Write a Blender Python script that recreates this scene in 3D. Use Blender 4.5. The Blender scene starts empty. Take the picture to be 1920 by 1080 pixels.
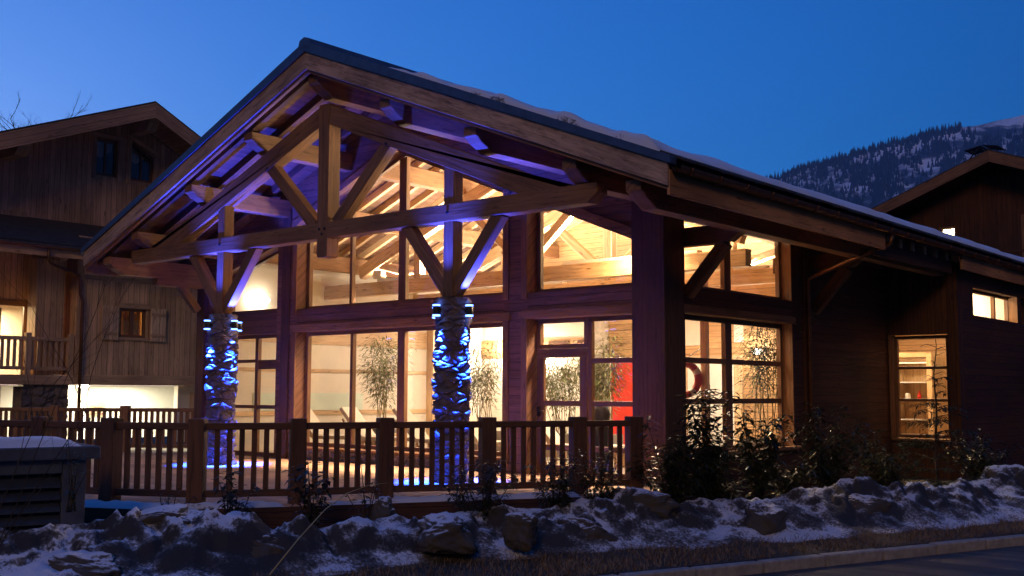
import bpy, bmesh, math, random
from mathutils import Vector, Matrix, noise as mn
random.seed(7)
SC = bpy.context.scene
COL = SC.collection
R_ = math.radians
# ------------------------------------------------------------------ camera
cam = bpy.data.cameras.new("camera"); cam.sensor_width = 36; cam.lens = 38.736
cam.clip_start = .1; cam.clip_end = 20000
co = bpy.data.objects.new("camera", cam); COL.objects.link(co)
co.matrix_world = Matrix(((.7621, .0587, .6448, 10.2474), (.6475, -.0735, -.7585, -14.8815), (.0029, .9956, -.0940, 1.3871), (0, 0, 0, 1)))
SC.camera = co
CAMP = Vector((10.2474, -14.8815, 1.3871))
# ------------------------------------------------------------------ world, sun, exposure
SUN_EL, SUN_AZ = 3.0, 0.0
W = bpy.data.worlds.new("World"); SC.world = W; W.use_nodes = True
wn = W.node_tree.nodes; wl = W.node_tree.links
bg = wn["Background"]
sky = wn.new("ShaderNodeTexSky"); sky.sky_type = 'NISHITA'; sky.sun_disc = False
sky.sun_elevation = R_(6); sky.sun_rotation = R_(290); sky.altitude = 500; sky.ozone_density = 8.0; sky.air_density = 1.0; sky.dust_density = .5
tint = wn.new("ShaderNodeMix"); tint.data_type = 'RGBA'; tint.blend_type = 'MULTIPLY'; tint.inputs[0].default_value = 1
# afterglow: the sky is bright over the sunset side and zenith, the far side is dimmed
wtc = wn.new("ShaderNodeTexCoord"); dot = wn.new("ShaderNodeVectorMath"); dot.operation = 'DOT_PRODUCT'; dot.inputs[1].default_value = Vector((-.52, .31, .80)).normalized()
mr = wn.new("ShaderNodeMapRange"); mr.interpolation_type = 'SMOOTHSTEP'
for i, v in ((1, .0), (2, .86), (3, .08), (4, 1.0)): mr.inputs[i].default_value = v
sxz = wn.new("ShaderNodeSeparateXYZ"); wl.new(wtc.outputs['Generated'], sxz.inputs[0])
mz = wn.new("ShaderNodeMapRange"); mz.interpolation_type = 'SMOOTHSTEP'          # overhead sky raised, out of view, to light the snow blue
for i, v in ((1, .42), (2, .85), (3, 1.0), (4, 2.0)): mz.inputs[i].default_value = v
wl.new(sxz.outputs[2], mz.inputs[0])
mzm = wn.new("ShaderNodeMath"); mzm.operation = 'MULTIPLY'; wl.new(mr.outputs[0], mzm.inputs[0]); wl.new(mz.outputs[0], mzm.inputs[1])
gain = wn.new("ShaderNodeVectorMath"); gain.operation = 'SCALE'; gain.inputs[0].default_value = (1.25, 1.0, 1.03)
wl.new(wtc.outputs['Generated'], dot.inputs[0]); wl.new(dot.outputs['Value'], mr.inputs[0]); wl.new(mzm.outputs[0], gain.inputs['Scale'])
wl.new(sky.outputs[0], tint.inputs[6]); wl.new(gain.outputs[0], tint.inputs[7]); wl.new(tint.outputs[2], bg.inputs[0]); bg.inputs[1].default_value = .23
sd = bpy.data.lights.new("street_fill", 'SUN'); sd.energy = .50; sd.angle = R_(14); sd.color = (1, .61, .37)  # warm directional lamp added from behind the lens, stands in for street lighting
so = bpy.data.objects.new("street_fill", sd); COL.objects.link(so)
so.rotation_euler = Vector((-.62, 1, -.50)).to_track_quat('-Z', 'Y').to_euler()
SC.view_settings.view_transform = 'Standard'; SC.view_settings.look = 'None'; SC.view_settings.gamma = 1; SC.view_settings.exposure = 0
SC.render.engine = 'CYCLES'
cy = SC.cycles; cy.use_denoising = True; cy.max_bounces = 8; cy.diffuse_bounces = 4; cy.glossy_bounces = 3; cy.transparent_max_bounces = 24
cy.caustics_reflective = False; cy.caustics_refractive = False; cy.sample_clamp_indirect = 4

# ------------------------------------------------------------------ mesh helpers
class MB:
    def __init__(s): s.v = []; s.f = []; s.uv = []; s.sm = []
    def add(s, vs, fs, g=(0, 0, 1), smooth=False):
        vs = [Vector(v) for v in vs]; g = Vector(g).normalized(); b = len(s.v)
        ou, ov = random.uniform(0, 40), random.uniform(0, 40)
        for f in fs:
            p = [vs[i] for i in f]
            n = (p[1] - p[0]).cross(p[2] - p[0])
            if n.length < 1e-12 and len(p) > 3: n = (p[2] - p[0]).cross(p[3] - p[0])
            n = n.normalized() if n.length > 0 else Vector((0, 0, 1))
            t = n.cross(g)
            if t.length < .3:
                a = n.orthogonal().normalized(); c = n.cross(a)
                s.uv += [(q.dot(a) * .3 + ou, q.dot(c) + ov) for q in p]
            else:
                t.normalize(); s.uv += [(q.dot(g) + ou, q.dot(t) + ov) for q in p]
            s.f.append([b + i for i in f]); s.sm.append(smooth)
        s.v += vs
        return s
    def box(s, x0, x1, y0, y1, z0, z1, g=None):
        d = [abs(x1 - x0), abs(y1 - y0), abs(z1 - z0)]
        if g is None: g = [(1, 0, 0), (0, 1, 0), (0, 0, 1)][d.index(max(d))]
        x0, x1 = min(x0, x1), max(x0, x1); y0, y1 = min(y0, y1), max(y0, y1); z0, z1 = min(z0, z1), max(z0, z1)
        vs = [(x0, y0, z0), (x1, y0, z0), (x1, y1, z0), (x0, y1, z0), (x0, y0, z1), (x1, y0, z1), (x1, y1, z1), (x0, y1, z1)]
        return s.add(vs, [(3, 2, 1, 0), (4, 5, 6, 7), (0, 1, 5, 4), (1, 2, 6, 5), (2, 3, 7, 6), (3, 0, 4, 7)], g)
    def beam(s, p0, p1, w, h, up=(0, 0, 1)):
        p0 = Vector(p0); p1 = Vector(p1); d = (p1 - p0).normalized(); up = Vector(up)
        if abs(d.dot(up)) > .98: up = Vector((0, 1, 0))
        a = d.cross(up).normalized() * (w / 2); b = a.cross(d).normalized() * (h / 2)
        vs = [p + q for p in (p0, p1) for q in (-a - b, a - b, a + b, -a + b)]
        return s.add(vs, [(0, 1, 2, 3), (7, 6, 5, 4), (4, 5, 1, 0), (5, 6, 2, 1), (6, 7, 3, 2), (7, 4, 0, 3)], d)
    def prism(s, poly, ax, a0, a1, g=None):
        """poly: 2-D points in the plane across axis ax ('X': (y,z), 'Y': (x,z), 'Z': (x,y)); extruded a0..a1"""
        n = len(poly)
        ar = sum(poly[i][0] * poly[(i + 1) % n][1] - poly[(i + 1) % n][0] * poly[i][1] for i in range(n))
        if ar < 0: poly = poly[::-1]
        def m(p, a): return {'X': (a, p[0], p[1]), 'Y': (p[0], a, p[1]), 'Z': (p[0], p[1], a)}[ax]
        lo, hi = min(a0, a1), max(a0, a1)
        if ax == 'Y': lo, hi = hi, lo
        vs = [m(p, lo) for p in poly] + [m(p, hi) for p in poly]
        fs = [tuple(range(n - 1, -1, -1)), tuple(range(n, 2 * n))] + [(i, (i + 1) % n, n + (i + 1) % n, n + i) for i in range(n)]
        return s.add(vs, fs, g or (0, 0, 1))
    def tube(s, pts, rad, seg=6, smooth=True, caps=True):
        pts = [Vector(p) for p in pts]; n = len(pts); vs = []; fs = []
        if not hasattr(rad, '__len__'): rad = [rad] * n
        pa = None
        for i, p in enumerate(pts):
            d = (pts[min(i + 1, n - 1)] - pts[max(i - 1, 0)]).normalized()
            if pa is None: pa = d.orthogonal().normalized()
            else:
                pa = pa - d * pa.dot(d)
                pa = pa.normalized() if pa.length > 1e-6 else d.orthogonal().normalized()
            b = d.cross(pa)
            for k in range(seg):
                t = 2 * math.pi * k / seg
                vs.append(p + (pa * math.cos(t) + b * math.sin(t)) * rad[i])
        for i in range(n - 1):
            for k in range(seg):
                k2 = (k + 1) % seg
                fs.append((i * seg + k, i * seg + k2, (i + 1) * seg + k2, (i + 1) * seg + k))
        if caps: fs += [tuple(range(seg - 1, -1, -1)), tuple(range((n - 1) * seg, n * seg))]
        return s.add(vs, fs, (pts[-1] - pts[0]) if (pts[-1] - pts[0]).length > 1e-6 else (0, 0, 1), smooth)
    def lathe(s, prof, c, seg=16, smooth=True):
        """prof: (r,z) list"""
        vs = []; fs = []; n = len(prof)
        for r, z in prof:
            for k in range(seg):
                t = 2 * math.pi * k / seg; vs.append((c[0] + r * math.cos(t), c[1] + r * math.sin(t), c[2] + z))
        for i in range(n - 1):
            for k in range(seg):
                k2 = (k + 1) % seg; fs.append((i * seg + k, i * seg + k2, (i + 1) * seg + k2, (i + 1) * seg + k))
        fs += [tuple(range(seg - 1, -1, -1)), tuple(range((n - 1) * seg, n * seg))]
        return s.add(vs, fs, (0, 0, 1), smooth)
    def grid(s, fn, nu, nv, smooth=True, g=(1, 0, 0)):
        vs = [fn(i / nu, j / nv) for j in range(nv + 1) for i in range(nu + 1)]
        fs = [(j * (nu + 1) + i, j * (nu + 1) + i + 1, (j + 1) * (nu + 1) + i + 1, (j + 1) * (nu + 1) + i) for j in range(nv) for i in range(nu)]
        return s.add(vs, fs, g, smooth)
    def leaf(s, p, d, n, l, w):
        d = Vector(d).normalized(); n = Vector(n); a = d.cross(n)
        a = a.normalized() if a.length > 1e-4 else d.orthogonal().normalized()
        n = a.cross(d); p = Vector(p); b = len(s.v)
        tip = p + d * l - n * l * .12; mid = p + d * l * .45
        vs = [p, mid + a * w + n * w * .35, tip, mid - a * w + n * w * .35, mid]
        s.v += vs
        for f in ((0, 4, 1), (1, 4, 2), (2, 4, 3), (3, 4, 0)):
            s.f.append([b + i for i in f]); s.uv += [(0, 0)] * 3; s.sm.append(False)
    def build(s, name, mat, parent=None, bevel=0, loc=None):
        me = bpy.data.meshes.new(name)
        me.from_pydata([tuple(v) for v in s.v], [], s.f)
        uv = me.uv_layers.new(name="UVMap")
        flat = [c for t in s.uv for c in t]
        uv.data.foreach_set('uv', flat)
        me.polygons.foreach_set('use_smooth', s.sm)
        me.materials.append(mat); me.update()
        o = bpy.data.objects.new(name, me); COL.objects.link(o)
        if parent is not None:
            o.parent = parent
            o.matrix_parent_inverse = parent.matrix_basis.inverted()
        if bevel:
            m = o.modifiers.new("bevel", 'BEVEL'); m.width = bevel; m.segments = 2; m.limit_method = 'ANGLE'
        return o

def empty(name, loc, label, cat, group=None, kind=None):
    o = bpy.data.objects.new(name, None); COL.objects.link(o); o.location = loc
    o.empty_display_size = .1
    return tag(o, label, cat, group, kind)
def tag(o, label, cat, group=None, kind=None):
    o['label'] = label; o['category'] = cat
    if group: o['group'] = group
    if kind: o['kind'] = kind
    return o
def lerp(a, b, t): return a + (b - a) * t
def sst(a, b, x):
    t = max(0, min(1, (x - a) / (b - a))); return t * t * (3 - 2 * t)

# ------------------------------------------------------------------ materials
def newmat(name):
    m = bpy.data.materials.new(name); m.use_nodes = True
    nt = m.node_tree; return m, nt.nodes, nt.links, nt.nodes["Principled BSDF"]
def N(nodes, typ, **kw):
    n = nodes.new(typ)
    for k, v in kw.items(): setattr(n, k, v)
    return n
def ramp(nodes, stops):
    r = nodes.new("ShaderNodeValToRGB"); e = r.color_ramp.elements
    while len(e) < len(stops): e.new(.5)
    for i, (p, c) in enumerate(stops): e[i].position = p; e[i].color = (*c, 1)
    return r
def wood(name, c1, c2, plank=0, rough=.72, knots=True, streak=None):
    """grain along UV u; plank>0 puts board joints across v"""
    m, n, l, bs = newmat(name)
    uv = n.new("ShaderNodeUVMap")
    mp = n.new("ShaderNodeMapping"); mp.inputs['Scale'].default_value = (1.1, 16, 1); l.new(uv.outputs[0], mp.inputs[0])
    nz = n.new("ShaderNodeTexNoise"); nz.inputs['Scale'].default_value = 1; nz.inputs['Detail'].default_value = 6; nz.inputs['Roughness'].default_value = .6; nz.inputs['Distortion'].default_value = .6
    l.new(mp.outputs[0], nz.inputs[0])
    rp = ramp(n, [(.28, c2), (.55, c1), (.8, tuple(min(1, x * 1.25) for x in c1))]); l.new(nz.outputs[0], rp.inputs[0])
    big = n.new("ShaderNodeTexNoise"); big.inputs['Scale'].default_value = .55; big.inputs['Detail'].default_value = 3; l.new(uv.outputs[0], big.inputs[0])
    br = ramp(n, [(.3, (.62, .60, .58)), (.7, (1.15, 1.1, 1.05))]); l.new(big.outputs[0], br.inputs[0])
    mx = N(n, "ShaderNodeMix", data_type='RGBA', blend_type='MULTIPLY'); mx.inputs[0].default_value = 1
    l.new(rp.outputs[0], mx.inputs[6]); l.new(br.outputs[0], mx.inputs[7]); out = mx.outputs[2]; hsrc = nz.outputs[0]
    if knots:
        mk = n.new("ShaderNodeMapping"); mk.inputs['Scale'].default_value = (1.3, 5.5, 1); l.new(uv.outputs[0], mk.inputs[0])
        vo = n.new("ShaderNodeTexVoronoi"); vo.inputs['Scale'].default_value = 1.0; l.new(mk.outputs[0], vo.inputs[0])
        kr = ramp(n, [(.03, (.28, .22, .18)), (.09, (.8, .75, .7)), (.15, (1, 1, 1))]); l.new(vo.outputs['Distance'], kr.inputs[0])
        m2 = N(n, "ShaderNodeMix", data_type='RGBA', blend_type='MULTIPLY'); m2.inputs[0].default_value = 1
        l.new(out, m2.inputs[6]); l.new(kr.outputs[0], m2.inputs[7]); out = m2.outputs[2]
    if knots:                                                        # drying cracks along the grain
        mc = n.new("ShaderNodeMapping"); mc.inputs['Scale'].default_value = (.55, 13, 1); mc.inputs['Location'].default_value = (3.1, 7.7, 0); l.new(uv.outputs[0], mc.inputs[0])
        nc = n.new("ShaderNodeTexNoise"); nc.inputs['Scale'].default_value = 1; nc.inputs['Detail'].default_value = 2; l.new(mc.outputs[0], nc.inputs[0])
        cr = ramp(n, [(.485, (1, 1, 1)), (.5, (.38, .33, .3)), (.515, (1, 1, 1))]); l.new(nc.outputs[0], cr.inputs[0])
        m6 = N(n, "ShaderNodeMix", data_type='RGBA', blend_type='MULTIPLY'); m6.inputs[0].default_value = .8
        l.new(out, m6.inputs[6]); l.new(cr.outputs[0], m6.inputs[7]); out = m6.outputs[2]
    if plank:
        sp = n.new("ShaderNodeSeparateXYZ"); l.new(uv.outputs[0], sp.inputs[0])
        dv = N(n, "ShaderNodeMath", operation='DIVIDE'); dv.inputs[1].default_value = plank; l.new(sp.outputs[1], dv.inputs[0])
        fl = N(n, "ShaderNodeMath", operation='FLOOR'); l.new(dv.outputs[0], fl.inputs[0])
        wn_ = N(n, "ShaderNodeTexWhiteNoise", noise_dimensions='1D'); l.new(fl.outputs[0], wn_.inputs['W'])
        pr = ramp(n, [(0, (.8, .77, .75)), (1, (1.12, 1.1, 1.06))]); l.new(wn_.outputs[0], pr.inputs[0])
        m3 = N(n, "ShaderNodeMix", data_type='RGBA', blend_type='MULTIPLY'); m3.inputs[0].default_value = 1
        l.new(out, m3.inputs[6]); l.new(pr.outputs[0], m3.inputs[7])
        fr = N(n, "ShaderNodeMath", operation='FRACT'); l.new(dv.outputs[0], fr.inputs[0])
        pp = N(n, "ShaderNodeMath", operation='PINGPONG'); pp.inputs[1].default_value = .5; l.new(fr.outputs[0], pp.inputs[0])
        gr = ramp(n, [(.015, (.18, .15, .13)), (.045, (1, 1, 1))]); l.new(pp.outputs[0], gr.inputs[0])
        m4 = N(n, "ShaderNodeMix", data_type='RGBA', blend_type='MULTIPLY'); m4.inputs[0].default_value = 1
        l.new(m3.outputs[2], m4.inputs[6]); l.new(gr.outputs[0], m4.inputs[7]); out = m4.outputs[2]
        ad = N(n, "ShaderNodeMath", operation='MULTIPLY_ADD'); ad.inputs[1].default_value = .25
        l.new(nz.outputs[0], ad.inputs[0]); l.new(gr.outputs[0], ad.inputs[2]); hsrc = ad.outputs[0]
    if streak:
        st = n.new("ShaderNodeTexNoise"); st.inputs['Scale'].default_value = 2.2; st.inputs['Detail'].default_value = 8; st.inputs['Roughness'].default_value = .75
        ms = n.new("ShaderNodeMapping"); ms.inputs['Scale'].default_value = (.7, 3, 1); l.new(uv.outputs[0], ms.inputs[0]); l.new(ms.outputs[0], st.inputs[0])
        sr = ramp(n, [(.36, streak), (.52, (1, 1, 1))]); l.new(st.outputs[0], sr.inputs[0])
        m5 = N(n, "ShaderNodeMix", data_type='RGBA', blend_type='MULTIPLY'); m5.inputs[0].default_value = 1
        l.new(out, m5.inputs[6]); l.new(sr.outputs[0], m5.inputs[7]); out = m5.outputs[2]
    l.new(out, bs.inputs['Base Color']); bs.inputs['Roughness'].default_value = rough
    bp = n.new("ShaderNodeBump"); bp.inputs['Strength'].default_value = .35; bp.inputs['Distance'].default_value = .02
    l.new(hsrc, bp.inputs['Height']); l.new(bp.outputs[0], bs.inputs['Normal'])
    return m
def plain(name, c, rough=.6, metal=0, var=.25, scale=8, bump=.1):
    m, n, l, bs = newmat(name)
    tc = n.new("ShaderNodeTexCoord")
    nz = n.new("ShaderNodeTexNoise"); nz.inputs['Scale'].default_value = scale; nz.inputs['Detail'].default_value = 6; nz.inputs['Roughness'].default_value = .65
    l.new(tc.outputs['Object'], nz.inputs[0])
    rp = ramp(n, [(.3, tuple(x * (1 - var) for x in c)), (.7, tuple(min(1, x * (1 + var)) for x in c))]); l.new(nz.outputs[0], rp.inputs[0])
    l.new(rp.outputs[0], bs.inputs['Base Color']); bs.inputs['Roughness'].default_value = rough; bs.inputs['Metallic'].default_value = metal
    if bump:
        bp = n.new("ShaderNodeBump"); bp.inputs['Strength'].default_value = bump; bp.inputs['Distance'].default_value = .02
        l.new(nz.outputs[0], bp.inputs['Height']); l.new(bp.outputs[0], bs.inputs['Normal'])
    return m
def glow(name, c, st):
    m, n, l, bs = newmat(name); n.remove(bs)
    e = n.new("ShaderNodeEmission"); e.inputs[0].default_value = (*c, 1); e.inputs[1].default_value = st
    l.new(e.outputs[0], n["Material Output"].inputs[0]); return m
def glassmat(name, refl=1.0):
    m, n, l, bs = newmat(name); n.remove(bs)
    tr = n.new("ShaderNodeBsdfTransparent"); tr.inputs[0].default_value = (.93, .94, .92, 1)
    gl = n.new("ShaderNodeBsdfGlossy"); gl.inputs['Roughness'].default_value = .004
    fr = n.new("ShaderNodeFresnel"); fr.inputs[0].default_value = 1.52
    mu = N(n, "ShaderNodeMath", operation='MULTIPLY', use_clamp=True); mu.inputs[1].default_value = 1.7 * refl; l.new(fr.outputs[0], mu.inputs[0])
    mx = n.new("ShaderNodeMixShader"); l.new(mu.outputs[0], mx.inputs[0]); l.new(tr.outputs[0], mx.inputs[1]); l.new(gl.outputs[0], mx.inputs[2])
    l.new(mx.outputs[0], n["Material Output"].inputs[0]); return m
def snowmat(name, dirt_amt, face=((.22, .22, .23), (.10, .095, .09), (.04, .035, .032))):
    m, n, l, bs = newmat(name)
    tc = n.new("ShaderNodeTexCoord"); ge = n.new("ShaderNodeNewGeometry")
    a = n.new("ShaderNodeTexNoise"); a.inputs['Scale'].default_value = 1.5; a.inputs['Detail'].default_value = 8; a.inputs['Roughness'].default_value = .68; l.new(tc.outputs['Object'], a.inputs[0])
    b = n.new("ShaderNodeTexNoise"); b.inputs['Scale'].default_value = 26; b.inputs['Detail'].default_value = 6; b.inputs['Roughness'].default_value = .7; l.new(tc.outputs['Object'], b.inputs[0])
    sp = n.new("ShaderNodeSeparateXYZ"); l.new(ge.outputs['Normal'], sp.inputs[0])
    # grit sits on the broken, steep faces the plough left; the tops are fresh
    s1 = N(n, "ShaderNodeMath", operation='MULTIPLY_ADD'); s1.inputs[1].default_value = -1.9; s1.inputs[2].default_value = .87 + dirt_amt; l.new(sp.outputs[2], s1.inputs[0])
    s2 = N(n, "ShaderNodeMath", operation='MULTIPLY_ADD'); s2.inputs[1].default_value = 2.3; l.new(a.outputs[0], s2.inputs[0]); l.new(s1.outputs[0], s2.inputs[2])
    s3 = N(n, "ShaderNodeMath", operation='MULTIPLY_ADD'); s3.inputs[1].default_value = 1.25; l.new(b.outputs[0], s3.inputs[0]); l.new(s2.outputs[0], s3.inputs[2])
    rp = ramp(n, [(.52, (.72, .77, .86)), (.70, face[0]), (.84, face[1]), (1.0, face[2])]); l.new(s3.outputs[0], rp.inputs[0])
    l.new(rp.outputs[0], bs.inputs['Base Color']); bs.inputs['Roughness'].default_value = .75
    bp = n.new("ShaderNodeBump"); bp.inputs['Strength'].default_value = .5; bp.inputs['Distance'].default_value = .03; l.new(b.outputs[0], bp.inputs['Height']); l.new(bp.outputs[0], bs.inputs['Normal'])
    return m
def stonemat(name, c1, c2):
    m, n, l, bs = newmat(name)
    tc = n.new("ShaderNodeTexCoord")
    a = n.new("ShaderNodeTexNoise"); a.inputs['Scale'].default_value = 5; a.inputs['Detail'].default_value = 8; a.inputs['Roughness'].default_value = .7; l.new(tc.outputs['Object'], a.inputs[0])
    rp = ramp(n, [(.3, c2), (.7, c1)]); l.new(a.outputs[0], rp.inputs[0]); l.new(rp.outputs[0], bs.inputs['Base Color'])
    b = n.new("ShaderNodeTexNoise"); b.inputs['Scale'].default_value = 38; b.inputs['Detail'].default_value = 5; l.new(tc.outputs['Object'], b.inputs[0])
    bp = n.new("ShaderNodeBump"); bp.inputs['Strength'].default_value = .6; bp.inputs['Distance'].default_value = .02; l.new(b.outputs[0], bp.inputs['Height']); l.new(bp.outputs[0], bs.inputs['Normal'])
    bs.inputs['Roughness'].default_value = .85; return m

M_BARGE = wood("weathered_larch", (.64, .45, .34), (.43, .29, .215), streak=(.45, .42, .4))
M_TIMBER = wood("larch_timber", (.32, .165, .075), (.20, .10, .042))
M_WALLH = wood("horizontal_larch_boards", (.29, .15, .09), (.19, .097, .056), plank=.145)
M_WALLV = wood("vertical_larch_boards", (.37, .25, .135), (.25, .165, .09), plank=.19)
M_FASCIA = wood("fascia_larch", (.62, .31, .13), (.45, .21, .085))
M_POST = wood("dark_larch_post", (.15, .075, .045), (.09, .045, .027))
M_FRAME = wood("window_frame_larch", (.24, .125, .06), (.15, .075, .035), knots=False, rough=.5)
M_INT = wood("indoor_spruce", (.74, .54, .33), (.58, .38, .20), rough=.5)
M_INTP = wood("indoor_spruce_boards", (.66, .43, .22), (.53, .32, .15), plank=.14, rough=.55)
M_SOFFIT = wood("soffit_boards", (.24, .13, .085), (.17, .09, .06), plank=.16)
M_FENCE = wood("fence_larch", (.15, .068, .032), (.085, .037, .017))
M_DECK = wood("terrace_boards", (.62, .40, .27), (.46, .29, .19), plank=.145, knots=False)
M_DARKW = wood("dark_brown_boards", (.115, .045, .018), (.068, .027, .011), plank=.15)  # one dark brown board tone, shared by side walls and the recessed fascia
M_PALE = wood("pale_chalet_boards", (.84, .60, .40), (.64, .44, .28), plank=.17)
M_PALET = wood("pale_chalet_timber", (.66, .46, .30), (.50, .34, .21))
M_GLASS = glassmat("window_glass")
M_STONE = stonemat("rubble_stone", (.24, .20, .21), (.085, .07, .075))
M_METAL = plain("roof_flashing", (.11, .15, .22), .45, .6, .2, 5, .05)
M_TILE = plain("roof_slate", (.05, .042, .038), .7, 0, .4, 6, .2)
M_COPPER = plain("copper_gutter", (.22, .10, .05), .42, .8, .3, 4, .05)
M_DKMETAL = plain("dark_metal", (.03, .03, .035), .5, .5, .2, 10, 0)
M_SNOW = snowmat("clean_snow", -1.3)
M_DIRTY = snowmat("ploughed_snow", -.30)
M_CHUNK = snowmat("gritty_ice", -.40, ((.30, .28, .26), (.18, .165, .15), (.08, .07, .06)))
M_GROUND = plain("frozen_earth", (.055, .045, .035), .9, 0, .4, 3, .5)
M_ASPHALT = plain("asphalt", (.05, .047, .045), .8, 0, .35, 60, .3)
n_, l_n, b_n = M_ASPHALT.node_tree.nodes, M_ASPHALT.node_tree.links, M_ASPHALT.node_tree.nodes['Principled BSDF']
tc_ = n_.new('ShaderNodeTexCoord'); mp_ = n_.new('ShaderNodeMapping'); mp_.inputs['Rotation'].default_value = (0, 0, R_(-70.7)); mp_.inputs['Scale'].default_value = (.12, 2.2, 1); l_n.new(tc_.outputs['Object'], mp_.inputs[0])
nz_ = n_.new('ShaderNodeTexNoise'); nz_.inputs['Scale'].default_value = 1; nz_.inputs['Detail'].default_value = 5; l_n.new(mp_.outputs[0], nz_.inputs[0])
rr_ = ramp(n_, [(.38, (.38, .38, .38)), (.62, (.85, .85, .85))]); l_n.new(nz_.outputs[0], rr_.inputs[0]); l_n.new(rr_.outputs[0], b_n.inputs['Roughness'])
M_KERB = plain("kerb_concrete", (.36, .33, .29), .85, 0, .3, 9, .3)
M_SHUT = wood("shutter_boards", (.86, .66, .46), (.68, .50, .33), plank=.11)
M_CREAM = plain("cream_plaster", (.76, .70, .60), .8, 0, .05, 3, .03)
M_WHITE = plain("white_paint", (.80, .78, .72), .6, 0, .04, 4, .02)
M_FLOOR = plain("stone_tiles", (.42, .36, .28), .35, 0, .15, 3, .02)
M_RED = plain("red_lacquer", (.62, .035, .02), .4, 0, .06, 3, 0)
M_LEAF = plain("laurel_leaf", (.022, .03, .013), .28, 0, .4, 5, 0)
M_CONIF = plain("conifer_needles", (.03, .045, .02), .6, 0, .4, 5, 0)
M_BAMB = plain("bamboo_leaf", (.13, .14, .045), .5, 0, .4, 5, 0)
M_CULM = plain("bamboo_culm", (.22, .17, .07), .45, 0, .25, 6, 0)
M_TWIG = plain("bare_twig", (.045, .032, .025), .8, 0, .3, 12, .1)
M_GRASS = plain("dead_grass", (.26, .17, .085), .85, 0, .4, 7, 0)
M_CANVAS = plain("lounger_canvas", (.78, .72, .62), .8, 0, .05, 30, .05)
M_POT = plain("planter_grey", (.20, .17, .15), .6, 0, .15, 6, .05)
M_BOXC = plain("utility_box_concrete", (.075, .09, .12), .85, 0, .3, 5, .2)
M_BOXL = plain("louvre_metal", (.06, .075, .10), .5, .4, .2, 5, 0)
M_CURT = plain("curtain", (.62, .50, .40), .9, 0, .1, 10, .1)
M_BLUE = glow("blue_lens", (.10, .22, 1.0), 9)
M_WARMLAMP = glow("warm_lamp", (1, .80, .52), 9)
M_HOTLAMP = glow("bright_lamp", (1, .9, .72), 30)

# ------------------------------------------------------------------ lights helper
def area(name, loc, direction, sx, sy, w, c):
    d = bpy.data.lights.new(name, 'AREA'); d.shape = 'RECTANGLE'; d.size = sx; d.size_y = sy; d.energy = w; d.color = c
    o = bpy.data.objects.new(name, d); COL.objects.link(o); o.location = loc
    o.rotation_euler = Vector(direction).to_track_quat('-Z', 'Y').to_euler(); return o
def point(name, loc, w, c, r=.08):
    d = bpy.data.lights.new(name, 'POINT'); d.energy = w; d.color = c; d.shadow_soft_size = r
    o = bpy.data.objects.new(name, d); COL.objects.link(o); o.location = loc; return o
def spot(name, loc, direction, w, c, ang, blend=.6, r=.03):
    d = bpy.data.lights.new(name, 'SPOT'); d.energy = w; d.color = c; d.spot_size = R_(ang); d.spot_blend = blend; d.shadow_soft_size = r
    o = bpy.data.objects.new(name, d); COL.objects.link(o); o.location = loc
    o.rotation_euler = Vector(direction).to_track_quat('-Z', 'Y').to_euler(); return o
WARM = (1, .84, .63); BLUE = (.025, .05, 1.0)

# ================================================================== SETTING: road coordinates (s along the kerb, t away from the road)
K0 = Vector((4.14, -2.83)); E_ = Vector((.331, .9436)); N_ = Vector((-.9436, .331))
def ST(s, t, z): p = K0 + E_ * s + N_ * t; return Vector((p.x, p.y, z))
def toST(x, y): d = Vector((x, y)) - K0; return d.dot(E_), d.dot(N_)
def gz(t): return -.53 + .14 * sst(.2, 3, t)

MB().add([(-4200, -4200, -.72), (4200, -4200, -.72), (4200, 4200, -.72), (-4200, 4200, -.72)], [(0, 1, 2, 3)]).build('ground', M_GROUND)['kind'] = 'structure'
b = MB(); b.add([ST(-60, -12, -.655), ST(60, -12, -.655), ST(60, -.17, -.655), ST(-60, -.17, -.655)], [(3, 2, 1, 0)][::1])
b.f = [f[::-1] for f in b.f]; road = b.build('road', M_ASPHALT); road['kind'] = 'structure'
b = MB()
s = -20.0
while s < 26:
    L = .98; b.prism([(s + .02, -.16), (s + L - .02, -.16), (s + L - .02, .0), (s + .02, .0)], 'Z', -.70, -.53 + random.uniform(-.006, .004)); s += L
for i, v in enumerate(b.v): b.v[i] = ST(v.x, v.y, v.z)
kb = b.build('kerb', M_KERB, bevel=.02); kb['kind'] = 'structure'
b = MB()
def fv(u, v):
    s = lerp(-24, 30, u); t = .004 + 60 * v ** 2.2
    return ST(s, t, gz(t) + (.03 * mn.noise(Vector((s * .9, t * .9, 3))) if t > .1 else 0))
b.grid(fv, 120, 50); b.build('verge', M_GROUND)['kind'] = 'structure'
# dead grass on the verge
b = MB()
for i in range(26000):
    s = random.uniform(-6, 11); t = random.uniform(.02, 1.55) ; h = random.uniform(.025, .10)
    if random.random() > .45 + .6 * abs(mn.noise(Vector((s * 1.3, t * 2.5, 9)))) * 2: continue
    p = ST(s, t, gz(t) - .005); a = random.uniform(0, 6.28); le = random.uniform(.3, 1.6)
    d = Vector((math.cos(a), math.sin(a), 0)); q = Vector((-d.y, d.x, 0)) * .005
    k = len(b.v); b.v += [p - q, p + q, p + d * h * le + Vector((0, 0, h))]; b.f.append([k, k + 1, k + 2]); b.uv += [(0, 0)] * 3; b.sm.append(False)
tag(b.build('dry_grass', M_GRASS), 'brown dead grass growing on the verge behind the kerb', 'grass', kind='stuff')

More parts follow.
